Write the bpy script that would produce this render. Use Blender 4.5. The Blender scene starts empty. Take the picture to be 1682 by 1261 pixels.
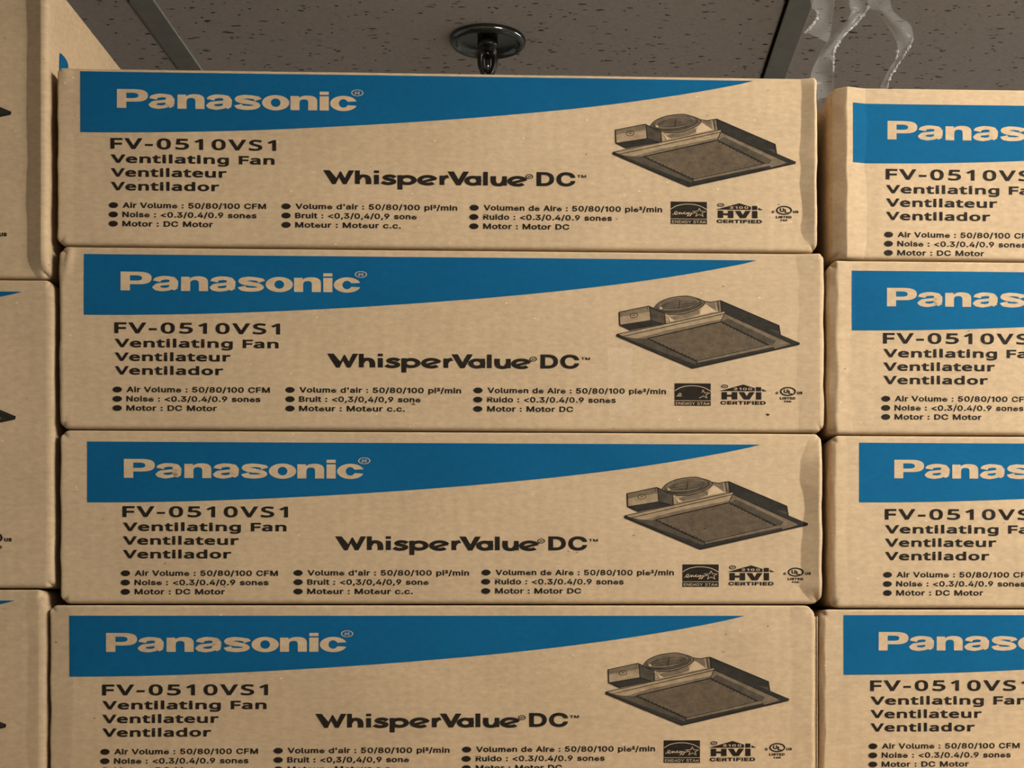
import bpy, bmesh, math, random
import numpy as np
from mathutils import Vector, Matrix
from mathutils.geometry import tessellate_polygon

# ------------------------------------------------------------------ camera, world, lights, exposure
scene = bpy.context.scene
COL = scene.collection
FPX, PX0, PY0 = 2400.0, 957.0, 1020.0        # focal length and principal point in photo pixels (1682 x 1261)
CAMZ = 1.56                                  # eye height, metres
CEIL = CAMZ + 1.0                            # ceiling height
cam_d = bpy.data.cameras.new('camera')
cam_d.sensor_width = 36.0
cam_d.lens = FPX / 1682.0 * 36.0
cam_d.shift_x = (841.0 - PX0) / 1682.0
cam_d.shift_y = (PY0 - 630.5) / 1682.0
cam_d.clip_start = 0.05
cam = bpy.data.objects.new('camera', cam_d); COL.objects.link(cam)
cam.location = (0, 0, CAMZ); cam.rotation_euler = (math.pi / 2, 0, 0)
scene.camera = cam

world = bpy.data.worlds.new('stockroom_air'); scene.world = world; world.use_nodes = True
bg = world.node_tree.nodes['Background']
bg.inputs[0].default_value = (1.0, 0.965, 0.91, 1); bg.inputs[1].default_value = 0.25

LAMPS = [  # x, y, tube brightness, label: main strip lamp first, then two added fill lamps
    (1.30, 0.50, 288.0, 'white strip lamp under the ceiling at the upper right'),
    (-0.9, -1.6, 40.0, 'added white fill lamp under the ceiling behind the camera'),  # invented lamp, soft fill on the carton fronts
    (2.7, 3.1, 150.0, 'added white fill lamp behind the right stack, brightening the ceiling'),  # invented lamp, lifts the ceiling brightness towards the right
]
LAMP_COL = (1.0, 0.955, 0.88)
vs = scene.view_settings
vs.view_transform = 'Standard'; vs.look = 'None'; vs.gamma = 1.0; vs.use_curve_mapping = False
vs.exposure = 0.0

# ------------------------------------------------------------------ lettering outlines (units: 1/500 em)
FONT_N = {
 '-': (129, '16,92 16,123 113,123 113,92'),
 '0': (229, '210,144 204,81 198,56 188,35 175,18 158,6 138,-2 114,-4 85,0 61,14 43,35 30,64 22,101 20,144 22,187 29,223 41,252 59,273 84,286 114,291 144,286 168,273 186,252 199,223 207,187|55,144 56,108 61,78 68,55 80,39 95,29 114,26 134,29 149,39 160,55 168,78 173,108 174,144 173,179 168,209 160,231 149,248 134,257 114,261 95,257 80,248 68,231 61,209 56,179'),
 '1': (229, '142,0 108,0 108,200 108,220 109,235 109,249 98,239 85,227 54,202 36,226 113,286 142,286'),
 '5': (229, '110,176 138,173 161,166 180,153 195,137 204,116 206,91 203,64 194,40 178,21 157,7 131,-1 99,-4 58,0 25,12 25,45 60,31 100,26 120,28 137,33 151,41 162,53 168,69 170,88 166,113 153,131 131,142 99,146 73,144 50,140 32,151 43,286 186,286 186,254 73,254 66,171 85,174'),
 'F': (208, '75,0 39,0 39,286 199,286 199,255 75,255 75,153 191,153 191,121 75,121'),
 'S': (220, '201,77 198,53 189,33 174,17 153,6 128,-2 99,-4 68,-2 42,2 20,10 20,44 56,32 101,27 120,29 136,33 149,40 158,49 163,60 165,73 164,86 159,97 151,106 139,115 98,132 66,147 43,165 29,188 24,217 27,239 36,256 50,271 68,281 90,288 115,290 159,286 194,274 183,243 151,254 115,259 98,257 85,253 74,247 67,239 62,229 61,217 62,204 67,193 74,184 86,176 123,159 166,139 181,128 192,114 199,97'),
 'V': (241, '241,286 138,0 102,0 0,286 38,286 102,103 110,80 116,60 120,40 125,60 131,81 138,103 202,286'),
 'a': (225, '115,219 150,214 174,201 188,179 192,146 192,0 167,0 160,30 158,30 139,11 117,0 86,-4 68,-2 52,3 38,11 27,24 21,40 18,60 25,88 44,109 76,123 121,128 158,130 158,142 155,165 146,180 132,187 113,190 81,185 53,174 42,200 75,213|126,104 92,100 70,91 59,77 55,59 58,44 66,33 79,27 94,24 119,28 140,39 153,59 158,86 158,105'),
 'd': (247, '110,-4 85,-1 64,8 46,24 33,45 25,73 22,107 25,141 33,169 46,191 64,206 86,216 111,219 140,215 162,203 177,187 180,187 178,203 177,219 177,305 213,305 213,0 184,0 179,29 177,29 162,12 140,0|116,25 145,30 164,44 174,67 178,100 178,107 174,142 164,168 146,184 115,190 91,184 73,167 62,140 59,106 62,72 73,47 91,31'),
 'e': (226, '117,219 143,216 165,207 182,192 195,173 203,149 206,122 206,101 59,101 64,69 77,45 99,31 127,26 163,30 196,41 196,10 164,-1 126,-4 97,-1 72,8 51,24 35,46 25,73 22,106 25,139 34,166 48,189 67,205 90,216|117,190 94,186 77,174 65,154 59,129 169,129 167,146 163,161 156,173 146,182 133,188'),
 'g': (247, '110,219 130,217 149,211 164,201 178,186 180,186 184,215 213,215 213,-4 210,-32 202,-55 189,-73 170,-86 146,-94 116,-96 74,-93 39,-83 39,-50 75,-63 118,-67 143,-63 162,-51 174,-32 178,-6 178,2 178,16 179,28 177,28 165,14 149,4 131,-2 111,-4 85,-1 63,9 46,25 28,60 22,107 28,153 46,189 63,205 85,216|115,189 98,187 84,180 73,168 65,152 60,131 59,107 62,72 73,46 91,30 116,25 144,29 155,34 163,42 174,65 178,99 178,107 176,134 171,154 163,170 151,181 135,187'),
 'i': (103, '69,215 69,0 34,0 34,215|52,296 66,290 71,283 73,273 71,263 66,256 52,251 44,252 37,256 33,263 31,273 33,283 37,290 44,294'),
 'l': (103, '69,0 34,0 34,305 69,305'),
 'n': (248, '138,219 171,214 196,200 210,176 215,140 215,0 180,0 180,138 178,160 169,176 154,186 132,189 102,184 83,169 73,145 69,111 69,0 34,0 34,215 63,215 68,186 70,186 88,204 111,215'),
 'o': (243, '221,108 219,83 214,60 205,41 194,25 179,13 162,3 142,-2 121,-4 100,-2 81,3 65,13 50,25 38,41 29,60 24,83 22,108 25,141 34,168 49,190 69,206 93,216 122,219 149,216 173,206 193,190 208,168 218,141|59,108 60,84 65,64 74,47 86,35 102,28 121,25 141,28 157,35 169,47 178,64 183,84 184,108 183,132 178,152 169,168 157,179 141,187 121,189 93,184 73,168 62,142'),
 'r': (166, '134,219 147,218 160,217 155,184 144,186 132,187 108,182 88,167 74,144 69,115 69,0 34,0 34,215 63,215 67,176 69,176 85,197 107,213 120,217'),
 't': (145, '106,25 122,26 136,29 136,2 120,-2 100,-4 84,-3 69,2 56,10 46,22 39,39 37,63 37,188 6,188 6,204 37,219 51,264 72,264 72,215 134,215 134,188 72,188 72,63 75,46 82,34 92,27'),
 'u': (248, '214,215 214,0 185,0 180,28 178,28 160,10 137,-1 110,-4 86,-2 67,4 51,15 40,30 34,49 32,74 32,215 67,215 67,77 70,54 79,38 94,28 115,25 137,28 153,34 165,45 173,61 177,80 178,103 178,215'),
}
FONT_I = {
 "'": (103, '39,159 35,254 68,254 64,159'),
 ',': (94, '19,-60 34,36 68,36 42,-60'),
 '.': (94, '48,-2 39,-1 31,4 26,12 25,20 26,29 31,37 39,42 48,43 56,42 64,37 69,29 71,20 69,12 64,4 56,-1'),
 '/': (125, '117,266 36,-38 7,-38 89,266'),
 '0': (227, '113,-3 87,0 65,12 47,31 34,57 27,89 24,127 27,165 35,197 48,223 65,242 87,254 113,258 139,254 161,242 179,223 192,197 200,165 203,127 200,89 192,57 179,31 162,12 140,0|113,25 131,28 145,37 157,52 165,72 170,97 172,127 170,157 165,182 157,203 145,218 131,227 113,230 96,227 82,218 70,203 62,182 56,157 55,127 56,97 62,72 70,52 82,37 96,28'),
 '1': (227, '38,0 38,27 195,27 195,0|138,254 138,0 106,0 106,224 105,224 43,179 43,213 99,254'),
 '2': (227, '32,0 32,24 117,114 141,141 155,163 160,186 159,198 154,209 146,218 137,224 112,230 98,228 86,224 77,216 69,207 65,195 64,181 33,181 35,202 43,221 55,237 72,248 91,255 112,258 134,255 153,248 169,237 181,223 188,205 191,186 185,159 168,129 133,90 76,30 76,28 195,28 195,0'),
 '3': (227, '109,-3 87,-1 66,5 49,15 35,29 26,46 22,66 55,66 57,54 63,44 72,35 83,30 109,25 138,30 149,37 157,46 163,58 165,72 163,86 158,98 150,109 137,117 121,122 101,124 78,124 78,150 144,224 144,226 35,226 35,254 186,254 186,230 106,139 106,144 132,144 154,138 172,127 185,111 194,93 196,72 194,51 185,33 172,18 154,6 133,-1'),
 '4': (227, '20,53 20,79 123,254 155,254 54,83 54,81 207,81 207,53|141,0 141,61 141,73 141,159 171,159 171,0'),
 '5': (227, '111,-3 89,-1 70,6 54,16 41,30 33,47 30,65 61,65 64,54 69,44 87,30 111,25 125,27 138,32 149,41 157,52 162,66 164,81 162,97 157,111 148,122 137,131 124,137 109,138 84,134 64,123 34,126 48,254 183,254 183,226 75,226 67,151 68,151 89,162 115,167 131,165 147,160 161,153 172,143 182,130 189,116 194,99 195,82 193,58 184,38 171,21 154,8 134,-1'),
 '8': (227, '113,-3 89,-1 68,6 50,17 37,31 29,48 26,68 28,83 33,98 40,110 51,121 63,128 76,132 76,133 59,141 46,154 38,171 35,190 38,209 45,225 57,239 73,249 92,256 113,258 134,256 153,249 169,239 181,225 188,209 191,190 188,171 180,154 167,141 150,133 150,132 164,128 176,121 186,110 194,98 199,83 200,68 198,48 189,31 176,17 158,6 137,-1|113,25 129,26 142,30 153,37 161,46 167,57 168,69 167,83 161,94 153,104 141,111 128,116 113,118 98,116 85,111 73,104 65,94 59,83 58,69 59,57 64,46 73,37 84,30 97,26|113,145 137,150 146,157 154,165 158,176 160,188 158,200 154,210 147,218 138,225 113,230 89,225 79,218 72,210 68,200 66,188 68,176 72,165 79,157 89,150'),
 '9': (227, '113,258 135,255 155,247 171,234 184,217 192,197 194,173 192,155 186,135 158,84 100,0 65,0 151,124 154,124 144,111 128,101 109,97 87,100 69,107 53,119 41,134 34,154 32,176 34,198 42,218 55,235 71,247 91,255|113,230 99,228 87,223 77,215 69,204 64,191 63,176 64,161 69,148 77,137 87,129 99,123 113,122 127,123 139,129 149,137 157,147 162,160 164,175 162,190 157,204 150,215 139,223 127,228'),
 ':': (94, '48,-2 39,-1 31,4 26,12 25,20 26,29 31,37 39,42 48,43 56,42 64,37 69,29 71,20 69,12 64,4 56,-1|48,135 39,137 31,142 26,149 25,158 26,167 31,174 39,179 48,181 56,179 64,174 69,167 71,158 69,149 64,142 56,137'),
 '<': (227, '33,89 33,110 194,192 194,158 71,100 72,102 72,97 71,99 194,40 194,8'),
 'A': (240, '8,0 101,254 138,254 231,0 198,0 144,151 132,186 116,239 123,239 106,185 95,151 43,0|55,71 55,99 185,99 185,71'),
 'B': (228, '30,0 30,254 121,254 145,252 164,245 180,235 190,221 197,205 199,187 198,172 193,160 178,143 157,133 157,131 170,129 182,123 192,114 201,102 207,86 209,68 207,50 200,33 189,20 172,9 151,2 123,0|62,29 122,29 148,31 165,40 175,53 178,68 176,81 171,92 163,102 153,109 140,114 124,115 62,115|62,143 119,143 144,148 154,155 162,163 166,174 168,186 165,202 156,214 141,223 120,226 62,226'),
 'C': (255, '134,-3 103,1 75,12 52,32 35,58 24,90 20,127 24,165 35,197 52,223 75,242 103,254 134,258 170,252 186,245 201,236 214,224 224,209 232,193 236,174 204,174 195,197 179,214 158,224 134,228 111,225 92,216 75,202 62,182 54,157 52,127 54,97 63,72 75,53 92,38 112,29 134,26 158,30 179,40 195,57 204,80 236,80 232,62 224,45 214,31 201,19 187,9 170,2 153,-2'),
 'D': (251, '109,0 48,0 48,29 107,29 136,31 159,40 177,55 189,75 197,99 200,128 197,156 190,180 177,200 160,214 138,223 110,226 47,226 47,254 113,254 147,251 176,239 200,221 217,196 227,164 231,128 227,91 217,59 199,34 175,15 145,4|62,254 62,0 30,0 30,254'),
 'E': (209, '30,0 30,254 186,254 186,226 62,226 62,143 178,143 178,114 62,114 62,29 188,29 188,0'),
 'F': (205, '30,0 30,254 185,254 185,226 62,226 62,139 173,139 173,111 62,111 62,0'),
 'G': (260, '134,-3 102,1 75,13 52,32 35,58 24,90 20,127 24,165 35,197 52,223 74,242 102,254 132,258 152,256 170,252 187,245 202,235 214,222 225,208 232,192 237,174 204,174 194,197 178,213 158,224 133,228 111,225 92,216 75,202 62,182 54,157 52,127 54,97 63,72 75,53 92,38 112,29 134,26 155,29 172,36 187,47 198,62 205,80 207,101 217,100 141,100 141,128 239,128 239,100 236,71 225,45 209,25 188,9 163,0'),
 'H': (258, '30,0 30,254 62,254 62,144 196,144 196,254 228,254 228,0 196,0 196,116 62,116 62,0'),
 'I': (150, '16,0 16,29 59,29 59,226 16,226 16,254 135,254 135,226 91,226 91,29 135,29 135,0'),
 'L': (196, '30,0 30,254 62,254 62,29 181,29 181,0'),
 'M': (314, '30,0 30,254 76,254 139,94 144,79 150,61 156,42 161,24 154,24 159,41 165,61 171,79 176,94 238,254 284,254 284,0 252,0 252,145 252,163 253,184 253,207 253,229 256,229 249,205 241,181 234,161 228,145 171,0 143,0 85,145 80,160 72,181 65,204 56,229 59,229 60,208 60,186 61,164 61,145 61,0'),
 'N': (262, '30,0 30,254 68,254 172,91 181,75 194,53 207,27 202,27 200,54 200,79 199,97 199,254 232,254 232,0 193,0 101,145 89,165 74,191 54,226 60,227 61,192 62,164 62,145 62,0'),
 'P': (222, '30,0 30,254 118,254 144,252 166,244 183,231 195,215 202,195 204,174 202,152 195,133 183,116 166,104 144,96 118,93 55,93 55,121 116,121 134,123 149,128 159,136 167,147 171,160 172,174 171,188 167,201 159,211 148,219 134,224 116,226 62,226 62,0'),
 'R': (224, '30,0 30,254 118,254 145,252 167,244 183,232 195,217 202,198 205,176 202,154 195,136 183,120 166,109 145,101 118,99 48,99 48,128 117,128 135,129 149,133 160,141 167,150 171,162 173,176 171,190 167,202 159,212 149,220 134,224 116,226 62,226 62,0|177,0 115,115 151,115 214,0'),
 'S': (223, '112,-4 86,-2 64,5 46,15 32,30 23,48 19,68 52,68 55,55 62,44 71,35 83,29 112,25 128,26 143,30 155,37 165,46 171,57 173,70 171,81 166,89 148,102 122,111 92,120 64,130 43,145 30,163 26,186 29,206 37,224 51,238 69,249 90,256 114,258 137,256 158,249 175,238 189,224 197,208 200,189 169,189 163,206 151,219 134,227 112,229 97,228 84,224 73,218 64,209 59,199 58,188 60,176 65,167 85,154 106,147 132,140 156,132 179,119 197,99 202,85 204,69 201,50 193,32 180,17 162,5 139,-2'),
 'T': (224, '16,226 16,254 208,254 208,226 128,226 128,0 96,0 96,226'),
 'U': (259, '129,-4 101,-1 77,8 57,22 42,40 33,62 30,87 30,254 62,254 62,89 64,72 70,57 80,44 94,34 110,28 129,26 149,28 165,34 179,44 188,57 194,72 196,89 196,254 229,254 229,87 226,62 216,40 201,22 182,8 157,-1'),
 'V': (240, '102,0 8,254 42,254 96,103 108,69 124,15 117,15 133,69 145,103 197,254 231,254 139,0'),
 'Y': (236, '102,0 102,104 8,254 46,254 96,172 111,146 125,115 112,115 126,146 140,172 191,254 228,254 134,104 134,0'),
 'a': (195, '80,-4 63,-3 47,2 34,11 24,22 17,37 15,54 17,69 22,80 29,90 39,97 63,105 89,110 117,113 133,117 136,121 138,127 138,128 133,148 120,161 98,165 75,161 59,150 50,137 20,146 29,161 39,173 52,182 66,188 97,192 119,190 143,180 153,172 161,160 167,145 168,126 168,0 138,0 138,26 136,26 126,12 108,1|85,23 101,24 114,29 124,37 132,47 136,57 138,69 138,95 130,91 116,88 100,86 88,84 67,79 52,70 47,62 46,52 51,36 65,26'),
 'c': (198, '104,-4 79,-1 58,8 41,23 28,43 20,66 17,94 20,122 28,146 41,165 58,180 79,189 104,192 130,189 153,178 170,161 181,138 151,131 145,145 135,155 121,162 104,165 86,162 73,155 62,144 54,129 50,112 48,94 50,75 54,59 62,44 73,33 86,26 104,23 121,26 135,33 146,44 152,59 181,51 171,28 153,11 130,0'),
 'd': (212, '98,-4 75,-1 56,8 40,23 27,42 20,66 17,94 20,122 27,146 40,166 56,180 75,189 98,192 114,191 126,186 144,173 153,160 155,160 155,254 186,254 186,0 156,0 156,29 153,29 143,16 126,2 114,-3|102,23 118,26 132,32 142,43 150,58 154,75 156,95 154,114 150,131 142,145 132,156 118,163 102,165 86,163 72,156 62,145 54,131 50,114 48,95 50,75 54,58 62,44 73,33 86,26'),
 'e': (202, '106,-4 80,-1 58,8 41,23 28,42 20,66 17,93 20,121 28,145 40,165 58,180 78,189 103,192 133,187 147,180 160,170 170,157 179,141 184,121 186,97 186,85 37,85 37,110 169,110 155,101 153,119 149,134 141,147 131,157 118,163 103,165 87,163 73,157 62,147 54,135 50,121 48,105 48,89 50,69 55,53 64,40 76,31 90,25 106,23 127,26 143,36 153,53 182,45 177,32 168,20 156,10 141,2 125,-3'),
 'i': (83, '26,0 26,190 57,190 57,0|42,221 34,223 27,227 22,234 21,242 22,249 27,256 34,260 42,262 50,260 57,256 62,249 63,242 62,234 57,227 50,223'),
 'l': (95, '70,-1 50,2 37,10 29,24 26,42 26,254 57,254 57,49 60,31 65,27 73,26 80,26 85,27 90,1 81,0'),
 'm': (305, '26,0 26,190 56,190 56,148 54,148 59,162 66,173 86,188 110,193 129,190 144,180 154,166 160,147 156,147 161,160 169,172 190,187 218,193 234,191 249,186 261,177 270,164 276,148 278,128 278,0 248,0 248,127 245,145 236,156 224,163 209,165 197,164 187,160 173,145 168,124 168,0 137,0 137,130 134,144 126,156 115,163 100,165 79,160 70,154 63,145 58,133 57,119 57,0'),
 'n': (205, '57,113 57,0 26,0 26,190 56,190 56,144 51,144 62,166 76,181 94,189 114,192 132,190 147,184 160,174 170,160 176,142 179,120 179,0 148,0 148,118 145,137 136,152 123,161 105,165 92,163 80,159 71,151 63,141 58,129'),
 'o': (208, '104,-4 79,-1 58,8 41,23 28,43 20,66 17,94 20,122 28,146 41,165 58,180 79,189 104,192 128,189 149,180 167,165 180,146 188,122 191,94 188,66 180,43 167,23 149,8 128,-1|104,23 121,26 135,33 146,44 154,59 158,75 160,94 158,112 154,129 146,144 135,155 121,162 104,165 86,162 73,155 62,144 54,129 50,112 48,94 50,75 54,59 62,44 73,33 86,26'),
 'p': (212, '26,-71 26,190 56,190 56,160 59,160 69,173 86,186 98,191 115,192 137,189 156,180 173,166 185,146 193,122 195,94 193,66 185,42 173,23 157,8 137,-1 115,-4 99,-3 86,2 69,16 59,29 57,29 57,-71|110,23 126,26 140,33 150,44 158,58 163,75 164,95 163,114 158,131 150,145 140,156 126,163 110,165 94,163 81,156 70,145 62,131 58,114 56,95 58,75 63,58 70,43 81,32 94,26'),
 'r': (130, '26,0 26,190 56,190 56,160 58,160 65,173 76,184 90,190 107,192 115,192 122,192 122,161 115,162 103,163 91,161 80,157 70,151 63,142 58,131 57,118 57,0'),
 's': (182, '91,-4 72,-3 56,2 42,9 31,19 23,32 18,47 47,53 53,40 62,30 75,25 91,23 108,25 122,31 131,40 134,51 132,60 127,68 118,74 106,78 75,85 52,93 36,104 27,119 23,137 26,152 33,166 43,177 58,185 74,190 94,192 112,191 127,186 140,179 149,170 162,145 134,139 129,149 121,158 110,164 94,166 78,164 65,158 57,150 54,139 56,129 62,122 86,111 115,105 137,97 153,86 162,71 166,53 163,37 156,24 145,12 130,3 112,-2'),
 't': (114, '102,190 102,164 3,164 3,190|32,236 63,236 63,49 64,38 68,31 75,26 85,25 93,26 101,27 107,1 96,-1 84,-2 62,1 46,11 36,26 32,46'),
 'u': (205, '91,-3 73,-1 57,5 44,15 35,29 28,47 26,69 26,190 57,190 57,72 60,52 68,37 82,28 100,25 113,27 125,31 134,38 142,48 146,61 148,76 148,190 179,190 179,0 149,0 149,46 154,46 143,23 129,8 111,0'),
}
FONT_I['I'] = (92, '30,0 30,254 62,254 62,0')
FONT_I['1'] = (150, '120,254 120,0 86,0 86,218 28,180 28,212 92,254')
FONT_I['\u00b3'] = (120, FONT_I['3'][1])

# ------------------------------------------------------------------ materials
def new_mat(name, base=(0.5, 0.5, 0.5), rough=0.7, spec=0.3, metal=0.0):
    m = bpy.data.materials.new(name); m.use_nodes = True
    b = m.node_tree.nodes['Principled BSDF']
    b.inputs['Base Color'].default_value = (*base, 1); b.inputs['Roughness'].default_value = rough
    b.inputs['Specular IOR Level'].default_value = spec; b.inputs['Metallic'].default_value = metal
    return m, m.node_tree, b

def nd(nt, kind, **kw):
    n = nt.nodes.new(kind)
    for k, v in kw.items(): setattr(n, k, v)
    return n

def mapped(nt, scale, offset_random=False):
    tc = nd(nt, 'ShaderNodeTexCoord'); mp = nd(nt, 'ShaderNodeMapping')
    mp.inputs['Scale'].default_value = scale
    nt.links.new(tc.outputs['Object'], mp.inputs['Vector'])
    if offset_random:
        oi = nd(nt, 'ShaderNodeObjectInfo'); mu = nd(nt, 'ShaderNodeMath', operation='MULTIPLY'); mu.inputs[1].default_value = 37.0
        nt.links.new(oi.outputs['Random'], mu.inputs[0])
        ad = nd(nt, 'ShaderNodeVectorMath', operation='ADD')
        nt.links.new(mp.outputs[0], ad.inputs[0]); nt.links.new(mu.outputs[0], ad.inputs[1])
        return ad.outputs[0]
    return mp.outputs[0]

def noise(nt, vec, scale, detail=3.0, rough=0.55):
    n = nd(nt, 'ShaderNodeTexNoise'); n.inputs['Scale'].default_value = scale
    n.inputs['Detail'].default_value = detail; n.inputs['Roughness'].default_value = rough
    nt.links.new(vec, n.inputs['Vector']); return n.outputs['Fac']

def ramp(nt, fac, stops):
    r = nd(nt, 'ShaderNodeValToRGB'); e = r.color_ramp.elements
    while len(e) < len(stops): e.new(0.5)
    for el, (p, c) in zip(e, stops):
        el.position = p; el.color = (*c, 1) if len(c) == 3 else c
    nt.links.new(fac, r.inputs[0]); return r.outputs[0]

def mixc(nt, fac, a, b, mode='MIX'):
    m = nd(nt, 'ShaderNodeMix', data_type='RGBA', blend_type=mode)
    for sock, v in ((m.inputs[0], fac), (m.inputs[6], a), (m.inputs[7], b)):
        if isinstance(v, (int, float)): sock.default_value = v
        elif isinstance(v, tuple): sock.default_value = (*v, 1)
        else: nt.links.new(v, sock)
    return m.outputs[2]

def g3(v): return (v, v, v)

def cardboard(name, base, bump=0.12):
    m, nt, b = new_mat(name, base, 0.78, 0.18)
    v1 = mapped(nt, (1, 1, 1), True); v2 = mapped(nt, (9, 9, 60), True); v3 = mapped(nt, (1, 1, 1.7), True)
    cloud = ramp(nt, noise(nt, v1, 9, 4), [(0.3, g3(0.93)), (0.7, g3(1.06))])
    grain = ramp(nt, noise(nt, v2, 6, 3), [(0.3, g3(0.965)), (0.7, g3(1.035))])
    fibre = ramp(nt, noise(nt, v3, 130, 5, 0.7), [(0.28, g3(0.88)), (0.72, g3(1.1))])
    flute = nd(nt, 'ShaderNodeTexWave', wave_type='BANDS', bands_direction='X')
    flute.inputs['Scale'].default_value = 22; flute.inputs['Distortion'].default_value = 1.5; flute.inputs['Detail'].default_value = 1
    nt.links.new(v1, flute.inputs['Vector'])
    fl = ramp(nt, flute.outputs['Fac'], [(0.0, g3(0.985)), (1.0, g3(1.015))])
    c = mixc(nt, 1.0, base, cloud, 'MULTIPLY'); c = mixc(nt, 1.0, c, grain, 'MULTIPLY')
    c = mixc(nt, 1.0, c, fibre, 'MULTIPLY'); c = mixc(nt, 1.0, c, fl, 'MULTIPLY')
    for sc, thr, col, w in ((62, 0.060, (0.10, 0.065, 0.035), 0.75), (75, 0.055, (0.80, 0.66, 0.46), 0.8)):   # chips of dark and pale fibre
        vv = mapped(nt, (1, 1, 1.8), True); vo = nd(nt, 'ShaderNodeTexVoronoi'); vo.inputs['Scale'].default_value = sc
        sh = nd(nt, 'ShaderNodeVectorMath', operation='ADD'); sh.inputs[1].default_value = (sc, sc * 0.3, 1.7)
        nt.links.new(vv, sh.inputs[0]); nt.links.new(sh.outputs[0], vo.inputs['Vector'])
        sp = ramp(nt, vo.outputs['Distance'], [(thr, g3(w)), (thr + 0.04, g3(0))])
        pick = ramp(nt, noise(nt, sh.outputs[0], 41, 1), [(0.60, g3(0)), (0.66, g3(1))])
        f = mixc(nt, 1.0, sp, pick, 'MULTIPLY')
        c = mixc(nt, f, c, col)
    nt.links.new(c, b.inputs['Base Color'])
    bp = nd(nt, 'ShaderNodeBump'); bp.inputs['Strength'].default_value = bump; bp.inputs['Distance'].default_value = 0.002
    nt.links.new(noise(nt, v3, 90, 4), bp.inputs['Height']); nt.links.new(bp.outputs[0], b.inputs['Normal'])
    return m

def ink(name, base, vary=0.12, rough=0.55, spec=0.2):
    m, nt, b = new_mat(name, base, rough, spec)
    v = mapped(nt, (1, 1, 1.6), True)
    f = ramp(nt, noise(nt, v, 120, 4, 0.65), [(0.3, g3(1 - vary)), (0.7, g3(1 + vary))])
    f2 = ramp(nt, noise(nt, v, 7, 2), [(0.3, g3(0.94)), (0.7, g3(1.06))])
    c = mixc(nt, 1.0, base, f, 'MULTIPLY'); c = mixc(nt, 1.0, c, f2, 'MULTIPLY')
    nt.links.new(c, b.inputs['Base Color']); return m

CARD_BASE = (0.475, 0.345, 0.208)
M_CARD = cardboard('kraft_cardboard', CARD_BASE)
M_BARE = ink('unprinted_kraft', (0.475, 0.345, 0.208), 0.1, 0.78, 0.18)
M_BLUE = ink('blue_print', (0.005, 0.083, 0.182), 0.07, 0.7, 0.03)
M_INK = ink('black_print', (0.016, 0.012, 0.008), 0.25, 0.65, 0.08)
M_T1 = ink('light_halftone', (0.29, 0.21, 0.125), 0.25, 0.7, 0.05)
M_T2 = ink('mid_halftone', (0.145, 0.108, 0.068), 0.3, 0.7, 0.05)
M_T3 = ink('dark_halftone', (0.062, 0.050, 0.034), 0.3, 0.7, 0.05)
M_T4 = ink('deep_halftone', (0.026, 0.023, 0.018), 0.3, 0.7, 0.05)
M_EDGE = cardboard('raw_corrugated_edge', (0.24, 0.15, 0.08), 0.5)

def tile_material():
    m, nt, b = new_mat('fissured_mineral_tile', (0.30, 0.27, 0.25), 0.95, 0.05)
    v = mapped(nt, (1, 1, 1))
    base = ramp(nt, noise(nt, v, 160, 5, 0.7), [(0.3, (0.56, 0.515, 0.475)), (0.7, (0.72, 0.665, 0.62))])
    # fissures: thin worm-like dashes lying across the tile, and pin holes
    vf = mapped(nt, (0.55, 1.5, 1)); w = nd(nt, 'ShaderNodeTexVoronoi', feature='F1'); w.inputs['Scale'].default_value = 60; w.inputs['Randomness'].default_value = 1
    dist = nd(nt, 'ShaderNodeTexNoise'); dist.inputs['Scale'].default_value = 55; nt.links.new(vf, dist.inputs['Vector'])
    wob = nd(nt, 'ShaderNodeVectorMath', operation='MULTIPLY_ADD'); wob.inputs[1].default_value = (0.016, 0.016, 0.0)
    nt.links.new(dist.outputs['Color'], wob.inputs[0]); nt.links.new(vf, wob.inputs[2]); nt.links.new(wob.outputs[0], w.inputs['Vector'])
    d1 = ramp(nt, w.outputs['Distance'], [(0.15, g3(1)), (0.24, g3(0))])
    p1 = ramp(nt, noise(nt, vf, 48, 2), [(0.45, g3(0)), (0.53, g3(1))])
    v2 = mapped(nt, (1, 1.2, 1)); w2 = nd(nt, 'ShaderNodeTexVoronoi'); w2.inputs['Scale'].default_value = 50; nt.links.new(v2, w2.inputs['Vector'])
    d2 = ramp(nt, w2.outputs['Distance'], [(0.10, g3(1)), (0.16, g3(0))])
    p2 = ramp(nt, noise(nt, v2, 33, 1), [(0.42, g3(0)), (0.5, g3(1))])
    holes = mixc(nt, 1.0, mixc(nt, 1.0, d1, p1, 'MULTIPLY'), mixc(nt, 1.0, d2, p2, 'MULTIPLY'), 'LIGHTEN')
    c = mixc(nt, holes, base, (0.08, 0.065, 0.055)); nt.links.new(c, b.inputs['Base Color'])
    bp = nd(nt, 'ShaderNodeBump', invert=True); bp.inputs['Strength'].default_value = 0.5; bp.inputs['Distance'].default_value = 0.003
    nt.links.new(holes, bp.inputs['Height']); nt.links.new(bp.outputs[0], b.inputs['Normal'])
    return m
M_TILE = tile_material()

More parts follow.
